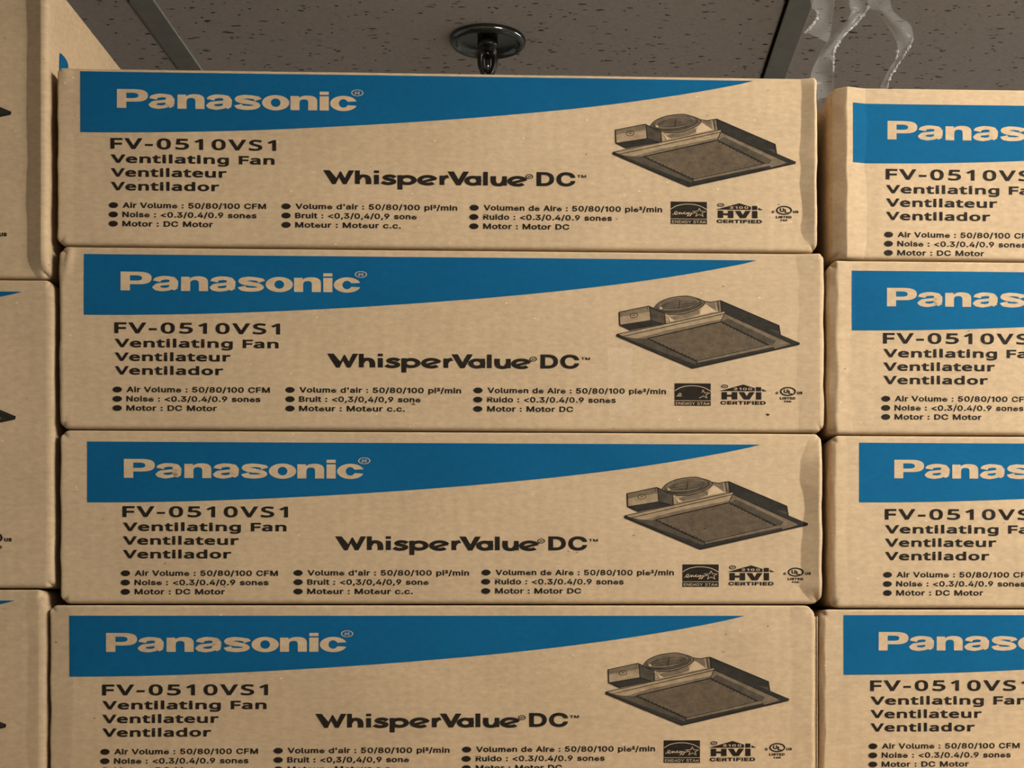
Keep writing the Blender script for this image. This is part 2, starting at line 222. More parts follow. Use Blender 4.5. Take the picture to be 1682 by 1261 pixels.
def plain(name, base, rough, spec=0.3, metal=0.0, vary=0.08, scale=30):
    m, nt, b = new_mat(name, base, rough, spec, metal)
    f = ramp(nt, noise(nt, mapped(nt, (1, 1, 1)), scale, 3), [(0.3, g3(1 - vary)), (0.7, g3(1 + vary))])
    nt.links.new(mixc(nt, 1.0, base, f, 'MULTIPLY'), b.inputs['Base Color']); return m
M_TEE = plain('grey_painted_tee', (0.32, 0.33, 0.295), 0.6)
M_CHROME = plain('tarnished_chrome', (0.13, 0.14, 0.135), 0.16, 0.5, 1.0, 0.15, 60)
M_CHROMED = plain('dark_sprinkler_metal', (0.06, 0.06, 0.057), 0.35, 0.5, 1.0, 0.2, 60)
M_FLOOR = plain('sealed_concrete', (0.30, 0.28, 0.255), 0.7, 0.3, 0, 0.12, 4)
M_WALL = plain('painted_wall', (0.42, 0.40, 0.37), 0.85, 0.2, 0, 0.05, 6)
M_LAMP = plain('white_lamp_frame', (0.75, 0.74, 0.72), 0.5)
M_WOOD = plain('grey_timber', (0.32, 0.24, 0.16), 0.8, 0.2, 0, 0.2, 9)

def lamp_face(strength):
    m = bpy.data.materials.new('lit_tube'); m.use_nodes = True; nt = m.node_tree; nt.nodes.clear()
    e = nd(nt, 'ShaderNodeEmission'); e.inputs[0].default_value = (*LAMP_COL, 1); e.inputs[1].default_value = strength
    o = nd(nt, 'ShaderNodeOutputMaterial'); nt.links.new(e.outputs[0], o.inputs[0]); return m

def film_material(name, clear, spec):
    m = bpy.data.materials.new(name); m.use_nodes = True; nt = m.node_tree; nt.nodes.clear()
    o = nd(nt, 'ShaderNodeOutputMaterial'); tr = nd(nt, 'ShaderNodeBsdfTransparent')
    pb = nd(nt, 'ShaderNodeBsdfPrincipled'); pb.inputs['Base Color'].default_value = (0.62, 0.61, 0.60, 1)
    pb.inputs['Roughness'].default_value = 0.16; pb.inputs['Specular IOR Level'].default_value = spec
    bp = nd(nt, 'ShaderNodeBump'); bp.inputs['Strength'].default_value = 0.5; bp.inputs['Distance'].default_value = 0.004
    v = mapped(nt, (1, 1, 0.5)); nt.links.new(noise(nt, v, 60, 3), bp.inputs['Height']); nt.links.new(bp.outputs[0], pb.inputs['Normal'])
    mx = nd(nt, 'ShaderNodeMixShader')
    mx.inputs[0].default_value = 1 - clear
    nt.links.new(tr.outputs[0], mx.inputs[1]); nt.links.new(pb.outputs[0], mx.inputs[2]); nt.links.new(mx.outputs[0], o.inputs[0])
    return m
M_FILM = film_material('clear_stretch_film', 0.93, 0.25)
M_FILM2 = film_material('gathered_stretch_film', 0.55, 1.0)

# ------------------------------------------------------------------ object helpers
def link(o, parent=None):
    COL.objects.link(o)
    if parent is not None: o.parent = parent
    return o

def mesh_obj(name, verts, faces, mats, parent=None, smooth=False, idx=None):
    me = bpy.data.meshes.new(name)
    me.from_pydata([tuple(map(float, v)) for v in verts], [], [tuple(int(i) for i in f) for f in faces])
    for m in (mats if isinstance(mats, (list, tuple)) else [mats]): me.materials.append(m)
    if idx is not None: me.polygons.foreach_set('material_index', np.asarray(idx, dtype=np.int32))
    if smooth: me.polygons.foreach_set('use_smooth', np.ones(len(me.polygons), dtype=bool))
    me.update()
    return link(bpy.data.objects.new(name, me), parent)

def empty(name, loc, yaw=0.0):
    o = bpy.data.objects.new(name, None); o.empty_display_size = 0.05
    o.location = loc; o.rotation_euler = (0, 0, yaw); return link(o)

def tag(o, label, cat, group=None):
    o['label'] = label; o['category'] = cat
    if group: o['group'] = group
    return o

def struct(o): o['kind'] = 'structure'; return o

def box_vf(x0, x1, y0, y1, z0, z1):
    v = [(x, y, z) for z in (z0, z1) for y in (y0, y1) for x in (x0, x1)]
    return v, [(0, 2, 3, 1), (4, 5, 7, 6), (0, 1, 5, 4), (2, 6, 7, 3), (0, 4, 6, 2), (1, 3, 7, 5)]

def bev_box(name, dims, mat, parent=None, bev=0.002):
    v, f = box_vf(*dims); o = mesh_obj(name, v, f, mat, parent)
    bm = bmesh.new(); bm.from_mesh(o.data)
    bmesh.ops.bevel(bm, geom=bm.edges[:], offset=bev, segments=2, affect='EDGES', profile=0.5)
    bm.to_mesh(o.data); bm.free(); return o

# ------------------------------------------------------------------ flat drawing kit: shapes in print pixels (x right, y down)
class Draw:
    def __init__(s): s.v = []; s.f = []; s.m = []; s.l = []; s.layer = 0.0
    def add(s, vs_, fs_, mat=0, lay=None):
        b = len(s.v); L = s.layer if lay is None else lay
        s.v += [(x, y, L) for x, y in vs_]
        for f in fs_: s.f.append([b + i for i in f]); s.m.append(mat)
    def poly(s, pts, mat=0, holes=(), lay=None):
        loops = [[Vector((x, y, 0)) for x, y in L] for L in [pts, *holes]]
        flat = [(p.x, p.y) for L in loops for p in L]
        s.add(flat, tessellate_polygon(loops), mat, lay)
    def ribbon(s, pts, w, mat=0, closed=False, ax=1.0, lay=None):
        """stroke of width w; ax = how much wider the pen is across than upright"""
        P = [(x / ax, y) for x, y in pts]; n = len(P)
        W = w if isinstance(w, (list, tuple)) else [w] * n
        L, R = [], []
        for i in range(n):
            if closed: a, b, c = P[i - 1], P[i], P[(i + 1) % n]
            else: a, b, c = P[max(i - 1, 0)], P[i], P[min(i + 1, n - 1)]
            d1 = Vector((b[0] - a[0], b[1] - a[1])); d2 = Vector((c[0] - b[0], c[1] - b[1]))
            if d1.length < 1e-9: d1 = d2
            if d2.length < 1e-9: d2 = d1
            d1.normalize(); d2.normalize()
            n1 = Vector((-d1.y, d1.x)); n2 = Vector((-d2.y, d2.x)); m = n1 + n2
            m = m.normalized() if m.length > 1e-6 else n1
            k = min(1.0 / max(m.dot(n1), 0.3), 2.2) * W[i] / 2
            L.append(((b[0] + m.x * k) * ax, b[1] + m.y * k)); R.append(((b[0] - m.x * k) * ax, b[1] - m.y * k))
        fs_ = [(i, (i + 1) % n, n + (i + 1) % n, n + i) for i in range(n if closed else n - 1)]
        s.add(L + R, fs_, mat, lay)
    def ellipse(s, c, rx, ry, mat=0, n=28, rot=0.0, lay=None):
        s.poly(ell(c, rx, ry, n, rot), mat, lay=lay)
    def ring(s, c, rx, ry, w, mat=0, n=32, rot=0.0, ax=1.0, lay=None):
        s.ribbon(ell(c, rx, ry, n, rot), w, mat, True, ax, lay)
    def rect(s, x0, y0, x1, y1, mat=0, lay=None):
        s.add([(x0, y0), (x1, y0), (x1, y1), (x0, y1)], [(0, 1, 2, 3)], mat, lay)
    def merge(s, o, lay=0.0):
        b = len(s.v); s.v += [(x, y, z + lay) for x, y, z in o.v]; s.f += [[b + i for i in f] for f in o.f]; s.m += o.m
        return s

def ell(c, rx, ry, n=28, rot=0.0, a0=0.0, a1=math.tau):
    full = abs(a1 - a0 - math.tau) < 1e-6; k = n if full else n - 1
    out = []
    for i in range(n):
        t = a0 + (a1 - a0) * i / k; x, y = rx * math.cos(t), ry * math.sin(t)
        out.append((c[0] + x * math.cos(rot) - y * math.sin(rot), c[1] + x * math.sin(rot) + y * math.cos(rot)))
    return out

def smooth_path(P, k=5):
    out = []
    for i in range(len(P) - 1):
        p0, p1, p2, p3 = P[max(i - 1, 0)], P[i], P[i + 1], P[min(i + 2, len(P) - 1)]
        for j in range(k):
            t = j / k
            out.append(tuple(0.5 * ((2 * p1[a]) + (-p0[a] + p2[a]) * t + (2 * p0[a] - 5 * p1[a] + 4 * p2[a] - p3[a]) * t * t
                                    + (-p0[a] + 3 * p1[a] - 3 * p2[a] + p3[a]) * t ** 3) for a in (0, 1)))
    return out + [P[-1]]

def area(L): return 0.5 * sum(L[i][0] * L[(i + 1) % len(L)][1] - L[(i + 1) % len(L)][0] * L[i][1] for i in range(len(L)))
def inside(p, L):
    c = False
    for i in range(len(L)):
        (x1, y1), (x2, y2) = L[i], L[i - 1]
        if (y1 > p[1]) != (y2 > p[1]) and p[0] < (x2 - x1) * (p[1] - y1) / (y2 - y1) + x1: c = not c
    return c

GLYPHS = {}
def glyph(font, ch):
    key = (id(font), ch)
    if key not in GLYPHS:
        adv, data = font[ch]
        loops = [[tuple(map(float, p.split(','))) for p in L.split()] for L in data.split('|')]
        if ch == '\u00b3': loops = [[(x * 0.55, 100 + y * 0.6) for x, y in L] for L in loops]
        big = max(loops, key=lambda L: abs(area(L))); sg = 1 if area(big) > 0 else -1
        outer = [L for L in loops if area(L) * sg > 0]; holes = [L for L in loops if area(L) * sg <= 0]
        parts = [(o, [h for h in holes if inside(h[0], o)]) for o in outer]
        GLYPHS[key] = (adv, sg, parts)
    return GLYPHS[key]

def text(d, font, s, x0, x1, base, cap, bold=0.0, mat=0, track=0.0):
    """set s from x0 to x1 with the given cap height; bold grows the outline (1/500 em)"""
    capu = 286.0 if font is FONT_N else 254.0
    pen, items = 0.0, []
    for ch in s:
        if ch == ' ': pen += 125 + track; continue
        adv, sg, parts = glyph(font, ch)
        items.append((pen, sg, parts)); pen += adv + track + bold * 1.2
    xs = [p[0] + pen_ for pen_, sg, parts in items for o, h in parts for p in o]
    lo, hi = min(xs) - bold, max(xs) + bold; kx = (x1 - x0) / (hi - lo); ky = cap / (capu + 2 * bold)
    T = lambda p: (x0 + (p[0] - lo) * kx, base - (p[1] + bold) * ky)
    for pen_, sg, parts in items:
        for o, hs in parts:
            O = [(x + pen_, y) for x, y in o]; H = [[(x + pen_, y) for x, y in h] for h in hs]
            d.poly([T(p) for p in O], mat, [[T(p) for p in h] for h in H])
            if bold:
                for L in [O] + H:
                    n = len(L); G = []
                    for i in range(n):
                        a, b, c = L[i - 1], L[i], L[(i + 1) % n]
                        d1 = Vector((b[0] - a[0], b[1] - a[1])).normalized(); d2 = Vector((c[0] - b[0], c[1] - b[1])).normalized()
                        n1 = Vector((d1.y, -d1.x)) * sg; n2 = Vector((d2.y, -d2.x)) * sg; m = n1 + n2
                        m = m.normalized() if m.length > 1e-6 else n1
                        k = bold * min(1 / max(m.dot(n1), 0.3), 1.8)
                        G.append((b[0] + m.x * k, b[1] + m.y * k))
                    d.add([T(p) for p in L] + [T(p) for p in G], [(i, (i + 1) % n, n + (i + 1) % n, n + i) for i in range(n)], mat)
    return d

def bez(a, b, c, d, n=8):
    return [tuple((1 - t) ** 3 * a[i] + 3 * (1 - t) ** 2 * t * b[i] + 3 * (1 - t) * t * t * c[i] + t ** 3 * d[i] for i in (0, 1)) for t in [j / n for j in range(n)]]

# ---- the drawings of the carton, in print pixels measured from the top left corner of the blue band
AX = 1.78
def registered(c, rx, ry, w, mat=0):
    d = Draw(); d.ring(c, rx, ry, w, mat, ax=AX)
    text(d, FONT_I, 'R', c[0] - rx * 0.42, c[0] + rx * 0.48, c[1] + ry * 0.52, ry * 1.02, 4, mat); return d

def draw_band():
    top = [(u, 0.0) for u in np.linspace(0, 1111, 61)]
    ks = [(0, 100), (95, 98.7), (200, 96), (304, 92), (461, 83.3), (554, 76), (629, 69.2), (724, 60.3), (816, 50.3), (899, 38.9), (1004, 22.6), (1074, 9.6), (1111, 0.4)]
    ku = [k[0] for k in ks]; kv = [k[1] for k in ks]
    us = np.linspace(0, 1111, 61); cf = np.polyfit(ku, kv, 4); vb = np.interp(us, ku, np.polyval(cf, ku)) if False else np.polyval(cf, us)
    vb = np.maximum(vb, 0.3); vb[-1] = 0.3
    d = Draw(); n = len(us); rows = 5
    V = [(us[i], vb[i] * r / rows) for r in range(rows + 1) for i in range(n)]
    F_ = [(r * n + i, r * n + i + 1, (r + 1) * n + i + 1, (r + 1) * n + i) for r in range(rows) for i in range(n - 1)]
    d.add(V, F_); return d

def draw_brand():
    """bold grotesque letters, baseline at 59, capitals 31 high"""
    d = Draw(); B = 59.3
    def P(x, pts, holes=()): d.poly([(x + a, B - b) for a, b in pts], 0, [[(x + a, B - b) for a, b in h] for h in holes])
    P(59.5, [(0, 0), (0, 31)] + bez((29, 31), (43, 31), (50.5, 28), (50.5, 20.8)) + bez((50.5, 20.8), (50.5, 13.5), (43, 10.4), (29, 10.4)) + [(29, 10.4), (15.2, 10.4), (15.2, 0)],
      [[(15.2, 25)] + bez((25, 25), (32, 25), (35, 23.5), (35, 20.6), 5) + bez((35, 20.6), (35, 17.7), (32, 16.3), (25, 16.3), 5) + [(25, 16.3), (15.2, 16.3)]])
    def n_(x): P(x, [(0, 0), (0, 23.3), (14, 23.3), (14, 20.2)] + bez((14, 20.2), (17, 23), (22, 24.3), (28, 24.3)) + bez((28, 24.3), (38, 24.3), (44, 21.5), (44, 15)) + [(44, 15), (44, 0), (29.2, 0)]
              + bez((29.2, 12.6), (29.2, 16.6), (27, 18), (22.5, 18), 5) + bez((22.5, 18), (17, 18), (14.8, 16), (14.8, 12), 5) + [(14.8, 12), (14.8, 0)])
    def o_(x): P(x, ell((22.2, 11.9), 22.4, 12.6, 36), [ell((22.2, 11.9), 8.0, 7.0, 28)])
    def i_(x): P(x, [(0, 0), (0, 23.3), (15, 23.3), (15, 0)]); P(x, [(0, 25.8), (0, 31), (15, 31), (15, 25.8)])
    def c_(x):
        P(x, ell((22, 11.9), 22.2, 12.6, 34, 0, 0.30, math.tau - 0.30) + ell((21.5, 11.9), 7.6, 7.0, 24, 0, math.tau - 0.42, 0.42))
    def stroke(x, pts, w): d.ribbon([(x + a * AX, B - b) for a, b in smooth_path(pts, 6)], w, 0, False, AX)
    def s_(x):
        stroke(x, [(22.2, 16.2), (19.8, 19.6), (12.6, 21.2), (6.6, 20.2), (4.3, 17.0), (6.8, 14.2), (12.6, 12.4), (18.6, 10.6), (21.2, 7.2), (18.8, 4.0), (12.6, 2.8), (5.8, 4.0), (3.6, 8.0)],
               [7.0] * 6 + [6.0] + [5.6] * 6 + [6.0] + [6.4] * 5 + [7.2] * 6 + [7.2] * 6 + [7.2] * 6 + [6.2] * 5 + [5.8] * 6 + [6.0] * 6 + [6.2] * 6 + [6.6] * 6 + [7.4] * 7)
    def a_(x):
        stroke(x, [(4.7, 15.6), (6.6, 19.6), (12.6, 21.4), (18.4, 20.0), (20.2, 16.2), (20.2, 10.5), (20.2, 7.0), (20.6, 4.6), (22.4, 2.6)], [7.2] * 6 + [6.4] * 6 + [5.8] * 6 + [6.8] * 6 + [8.2] * 6 + [8.2] * 6 + [7.6] * 6 + [5.2] * 7)
        stroke(x, [(20.0, 12.8), (13.0, 11.4), (7.0, 10.0), (4.3, 6.6), (6.8, 3.0), (11.8, 2.2), (16.8, 4.0), (19.6, 8.0)], [4.6] * 12 + [5.6] * 6 + [7.2] * 6 + [6.0] * 6 + [5.0] * 13)
    a_(109.8); n_(158.0); a_(203.5); s_(250.5); o_(296.5); n_(343); i_(391); c_(408.5)
    return d

def draw_series():
    """humanist bold letters with a slanted e; zoom units: 4 per print pixel"""
    d = Draw(); X0, B = 401.5 - 390 / 4.0, 184.3
    W = 5.2
    def T(p): return (X0 + p[0] / 4.0, B - p[1] / 4.0)
    def S(pts, w=W, sm=False, closed=False): d.ribbon([T(p) for p in (smooth_path(pts, 5) if sm else pts)], w, 0, closed, AX)
    def R(x0, y0, x1, y1): d.rect(*T((x0, y0)), *T((x1, y1)))
    d.poly([T(p) for p in [(388, 90), (430, 90), (474, 38), (497, 82), (505, 82), (531, 38), (556, 90), (592, 90), (541, -2), (518, -2), (492, 44), (470, -2), (447, -2)]])
    R(597, 0, 629, 90); S([(614, 30), (628, 48), (652, 54), (676, 48), (686, 28), (686, 0)], W, True)
    R(722, 0, 755, 62); R(722, 74, 755, 91)
    S([(862, 46), (840, 55), (812, 55), (795, 47), (803, 37), (830, 31), (851, 23), (848, 11), (820, 5), (795, 7), (775, 16)], 4.8, True)
    R(877, -33, 910, 62); d.ring(T((941, 30)), 11.4, 5.9, 4.9, 0, 32, 0, AX)
    def e_(cx):
        S([(cx + 52 * math.cos(t), 30 + 25.5 * math.sin(t)) for t in np.linspace(0.28, math.tau - 0.75, 26)], 4.8)
        S([(cx - 46, 16), (cx + 54, 41)], 4.0)
    e_(1076)
    R(1155, 0, 1187, 62); S([(1172, 34), (1186, 50), (1214, 57)], 5.2, True)
    d.poly([T(p) for p in [(1208, 90), (1250, 90), (1281, 38), (1312, 90), (1350, 90), (1294, -2), (1266, -2)]])
    d.ring(T((1376, 30)), 10.0, 5.9, 4.9, 0, 32, 0, AX); R(1400, 0, 1431, 62)
    R(1443, 0, 1475, 90)
    S([(1511, 62), (1511, 28), (1522, 10), (1546, 5), (1570, 10), (1584, 28)], W, True); R(1569, 0, 1601, 62)
    e_(1672)
    text(d, FONT_I, 'DC', X0 + 1798 / 4, X0 + 2055 / 4, B, 23.2, 15)
    d.merge(registered((X0 + 1750 / 4, B - 15.5), 5.4, 3.6, 1.0))
    text(d, FONT_I, 'TM', X0 + 2068 / 4, X0 + 2128 / 4, B - 14.6, 4.6, 12)
    return d

SPECS = [  # text, left, right, bullet x, baseline
    ('Air Volume : 50/80/100 CFM', 73, 307, 57.7, 227.5), ('Noise : <0.3/0.4/0.9 sones', 72.5, 291.5, 57.5, 242.8), ('Motor : DC Motor', 72.5, 220, 57.5, 258.0),
    ("Volume d'air : 50/80/100 pi\u00b3/min", 355.7, 622, 340, 226.6), ('Bruit : <0,3/0,4/0,9 sone', 355, 555, 340, 241.9), ('Moteur : Moteur c.c.', 355, 529, 340, 257.3),
    ('Volumen de Aire : 50/80/100 pie\u00b3/min', 666, 963, 650, 225.6), ('Ruido : <0.3/0.4/0.9 sones', 665, 879, 649.5, 240.9), ('Motor : Motor DC', 665, 808, 649.5, 256.3)]

def draw_spec(i):
    s, x0, x1, bx, base = SPECS[i]; d = Draw(); text(d, FONT_I, s, x0, x1, base, 9.0, 12); return d
def draw_bullet(i):
    s, x0, x1, bx, base = SPECS[i]; d = Draw(); d.ellipse((bx, base - 4.2), 7.6, 4.8, 0, 24); return d

def fan_parts():
    """the line drawing of the fan; zoom units of 4.947 per pixel from (980,1060)"""
    Z = 4.947
    T = lambda X, Y: (980 + X / Z - 115.5, 1060 + Y / Z - 1011)
    out = []
    def D(name): d = Draw(); out.append((name, d)); return d
    def poly(d, pts, mat, lay): d.poly([T(*p) for p in pts], mat, lay=lay)
    def line(d, pts, w=1.0, lay=6, mat=4, closed=False): d.ribbon([T(*p) for p in pts], w * 1.25, mat, closed, 1.3, lay)
    # materials: 0 light 1 mid 2 dark 3 deep 4 ink 5 bare
    d = D('housing_drawing')
    poly(d, [(478, 225), (560, 215), (700, 190), (800, 106), (860, 114), (905, 103), (940, 98), (950, 190), (520, 278), (478, 290)], 0, 0)
    poly(d, [(520, 245), (560, 225), (700, 195), (760, 170), (770, 205), (700, 235), (560, 262)], 1, 1)
    poly(d, [(800, 112), (895, 112), (905, 185), (890, 186), (815, 130)], 1, 1)
    poly(d, [(900, 108), (940, 98), (950, 188), (918, 190)], 1, 2)
    poly(d, [(780, 165), (820, 130), (905, 186), (765, 218)], 5, 2)
    poly(d, [(500, 232), (560, 265), (520, 276), (498, 262)], 5, 2)
    poly(d, [(940, 98), (1425, 300), (1437, 382), (1592, 440), (1530, 452), (975, 205), (950, 188)], 3, 1)
    poly(d, [(985, 190), (1300, 330), (1420, 345), (1432, 380), (1240, 330)], 2, 2)
    line(d, [(800, 104), (860, 112), (905, 103), (940, 98), (1425, 300), (1437, 382)], 1.1)
    line(d, [(915, 106), (925, 186)], 0.8); line(d, [(940, 98), (950, 186)], 1.2); line(d, [(478, 225), (482, 290)], 1.0); line(d, [(500, 240), (520, 275)], 0.7)
    d = D('duct_drawing')
    poly(d, smooth_path([(388, 165), (430, 118), (520, 80), (640, 63), (705, 70), (802, 105), (780, 150), (700, 190), (600, 213), (500, 215), (425, 190), (388, 165)], 4)[:-1], 1, 2)
    d.ellipse(T(596, 140), 39, 11.5, 2, 30, -0.13, 3); d.ellipse(T(594, 133), 35, 9.2, 1, 30, -0.13, 4); d.ellipse(T(596, 132), 31, 7.4, 2, 30, -0.13, 4.5)
    for k in range(4): line(d, [(470 + 18 * k, 160 - 14 * k), (690 + 14 * k, 128 - 14 * k)], 0.7, 5, 1)
    line(d, [(590, 170), (602, 105)], 0.9, 6); line(d, [(480, 152), (700, 120)], 0.8, 6)
    d.ellipse(T(445, 165), 2.2, 1.8, 5, 10, 0, 6)
    line(d, smooth_path([(388, 165), (430, 118), (520, 80), (640, 63), (705, 70), (802, 105), (780, 150), (700, 190), (600, 213), (500, 215)], 4), 1.0)
    line(d, smooth_path([(400, 180), (480, 190), (600, 180), (700, 155), (765, 112)], 4), 0.8); line(d, smooth_path([(415, 190), (490, 203), (610, 197), (720, 165), (785, 120)], 4), 0.6)
    d = D('wiring_box_drawing')
    poly(d, [(100, 200), (345, 148), (362, 265), (105, 308)], 0, 3); poly(d, [(105, 200), (345, 150), (350, 195), (106, 240)], 1, 3.4)
    poly(d, [(345, 148), (482, 212), (482, 292), (362, 265)], 2, 3); poly(d, [(105, 306), (362, 263), (470, 292), (195, 350)], 3, 2.5)
    line(d, [(100, 200), (345, 148), (482, 212)], 1.0); line(d, [(100, 200), (105, 308), (195, 350)], 1.1); line(d, [(352, 150), (362, 265)], 1.0); line(d, [(105, 308), (362, 265), (460, 292)], 0.8); line(d, [(330, 152), (335, 175)], 0.6)
    d.ring(T(222, 227), 6.4, 3.9, 0.9, 4, 24, -0.1, 1.3, 6); line(d, [(210, 229), (234, 224)], 0.9)
    d = D('grille_drawing')
    poly(d, [(82, 383), (978, 184), (1592, 440), (1590, 456), (706, 658), (82, 398)], 3, 3)
    poly(d, [(86, 378), (975, 182), (972, 204), (132, 398)], 0, 4)
    poly(d, [(132, 400), (972, 206), (945, 268), (330, 415), (240, 420)], 0, 4); poly(d, [(240, 418), (330, 414), (945, 268), (950, 250), (480, 350)], 1, 4.5)
    poly(d, [(975, 205), (1530, 450), (1370, 468), (945, 268)], 1, 4); poly(d, [(1000, 245), (1400, 430), (1370, 466), (950, 272)], 2, 4.5)
    poly(d, [(330, 415), (945, 270), (1345, 462), (745, 604)], 3, 5)
    A, Bq, Cq, Dq = Vector((350, 417)), Vector((945, 278)), Vector((1325, 462)), Vector((748, 594))
    nu, nv = 46, 26
    for j in range(nv):
        for i in range(nu):
            u0 = (i + (0.5 if j % 2 else 0.0)) / nu; v0 = (j + 0.2) / nv
            if u0 + 0.55 / nu > 1: continue
            def q(u, v): return (A * (1 - u) + Bq * u) * (1 - v) + (Dq * (1 - u) + Cq * u) * v
            pts = [q(u0, v0), q(u0 + 0.55 / nu, v0), q(u0 + 0.55 / nu, v0 + 0.5 / nv), q(u0, v0 + 0.5 / nv)]
            d.add([T(p.x, p.y) for p in pts], [(0, 1, 2, 3)], 0, 6)
    poly(d, [(747, 600), (1345, 462), (1385, 468), (1530, 452), (1395, 492), (742, 618)], 1, 5.5)
    poly(d, [(150, 410), (330, 420), (740, 608), (730, 628)], 2, 5); poly(d, [(740, 615), (1380, 478), (1390, 492), (730, 640)], 3, 6)
    line(d, [(82, 383), (978, 184)], 1.0, 7); line(d, [(132, 400), (972, 206), (945, 268)], 0.9, 7); line(d, [(975, 205), (1530, 452)], 0.8, 7)
    line(d, [(82, 383), (82, 398), (706, 658), (1590, 456), (1592, 440)], 1.4, 7); line(d, [(330, 415), (745, 606)], 0.9, 7); line(d, [(330, 415), (945, 270), (1345, 462)], 0.8, 7); line(d, [(745, 604), (740, 622)], 0.8, 7)
    return out

ZB = 7.008
def TB(X, Y): return (1080 + X / ZB - 115.5, 1200 + Y / ZB - 1011)
def draw_energy():
    d = Draw(); d.poly([TB(*p) for p in [(90, 128), (515, 128), (515, 390), (90, 390)]]); return d
def draw_energy_light():
    d = Draw(); S = lambda pts, w, c=False: d.ribbon([TB(*p) for p in pts], w, 0, c, 1.3)
    S(smooth_path([(90, 217), (160, 178), (240, 160), (302, 157), (365, 161), (440, 180), (515, 219)], 6), 1.0)
    S([(90, 331), (515, 331)], 0.7)
    S(smooth_path([(108, 280), (140, 272), (166, 256), (152, 244), (132, 262), (150, 281), (180, 268), (192, 254), (194, 276), (212, 256), (220, 274), (238, 260), (258, 250), (240, 268), (262, 274),
                   (282, 256), (280, 272), (304, 254), (298, 284), (280, 298), (300, 276), (332, 258), (324, 288), (306, 297), (340, 268), (360, 262), (380, 254)], 3), 0.8)
    S([(425, 206), (442, 238), (500, 240), (456, 262), (470, 299), (425, 276), (384, 299), (396, 262), (346, 240), (408, 238)], 0.8, True)
    text(d, FONT_I, 'ENERGY STAR', TB(104, 0)[0], TB(500, 0)[0], TB(0, 381)[1], 4.6, 0); return d
def draw_hvi():
    d = Draw(); P = lambda *pts: d.poly([TB(*p) for p in pts])
    P((618, 216), (897, 138), (1032, 180), (1032, 216)); P((1046, 168), (1108, 168), (1108, 216), (1046, 216)); P((1118, 188), (1176, 217), (1122, 217))
    P((642, 228), (706, 228), (706, 258), (762, 258), (762, 228), (827, 228), (827, 314), (762, 314), (762, 282), (706, 282), (706, 314), (642, 314))
    P((842, 228), (910, 228), (938, 276), (966, 228), (1032, 228), (972, 314), (904, 314)); P((1046, 228), (1110, 228), (1110, 314), (1046, 314))
    text(d, FONT_I, 'CERTIFIED', TB(628, 0)[0], TB(1162, 0)[0], TB(0, 374)[1], 6.0, 20)
    d.merge(registered(TB(678, 162), 5.0, 2.7, 1.0)); return d
def draw_hvi_light():
    d = Draw(); text(d, FONT_I, '2100', TB(786, 0)[0], TB(1000, 0)[0], TB(0, 204)[1], 3.8, 8, track=40); return d
def draw_ul():
    d = Draw(); d.ring(TB(1423, 217), 12.2, 6.6, 2.0, 0, 36, 0, 1.3)
    text(d, FONT_I, 'U', TB(1372, 0)[0], TB(1424, 0)[0], TB(0, 236)[1], 6.3, 20); text(d, FONT_I, 'L', TB(1428, 0)[0], TB(1474, 0)[0], TB(0, 248)[1], 6.3, 20)
    text(d, FONT_I, 'c', TB(1278, 0)[0], TB(1310, 0)[0], TB(0, 250)[1], 5.2, 22); text(d, FONT_I, 'US', TB(1530, 0)[0], TB(1594, 0)[0], TB(0, 249)[1], 4.4, 22)
    text(d, FONT_I, 'LISTED', TB(1328, 0)[0], TB(1512, 0)[0], TB(0, 311)[1], 4.0, 22); text(d, FONT_I, 'FAN', TB(1380, 0)[0], TB(1462, 0)[0], TB(0, 345)[1], 3.1, 22)
    return d

# ------------------------------------------------------------------ stacks: planes through the box fronts
class Plane:
    def __init__(s, yaw, y0): s.yaw, s.y0, s.t = yaw, y0, math.tan(yaw)
    def depth(s, px): return s.y0 / (1 - s.t * (px - PX0) / FPX)
    def sz(s, px, py):
        Y = s.depth(px); return (px - PX0) / FPX * Y / math.cos(s.yaw), CAMZ + (PY0 - py) / FPX * Y
    def world(s, u, dep=0.0):
        return (u * math.cos(s.yaw) - dep * math.sin(s.yaw), s.y0 + u * math.sin(s.yaw) + dep * math.cos(s.yaw))
MAIN = Plane(math.atan(0.0382), 1.5)
LEFT = Plane(MAIN.yaw, 1.5)                 # the tall cartons stand in line with the others
LEFT1 = Plane(math.radians(1.25), 1.4918)   # the topmost is turned a little
PXM = 1.0 / 1622.0                     # one print pixel on the carton, metres
DEPTH = 0.40

def wob(seed, amp, lam):
    r = random.Random(seed); c = [(r.uniform(0.6, 1.0) / (k + 1), (k + 1) * r.uniform(0.8, 1.3) / lam, r.uniform(0, 6.28)) for k in range(4)]
    return lambda t: amp * sum(a * np.sin(math.tau * f * t + p) for a, f, p in c) / 1.6

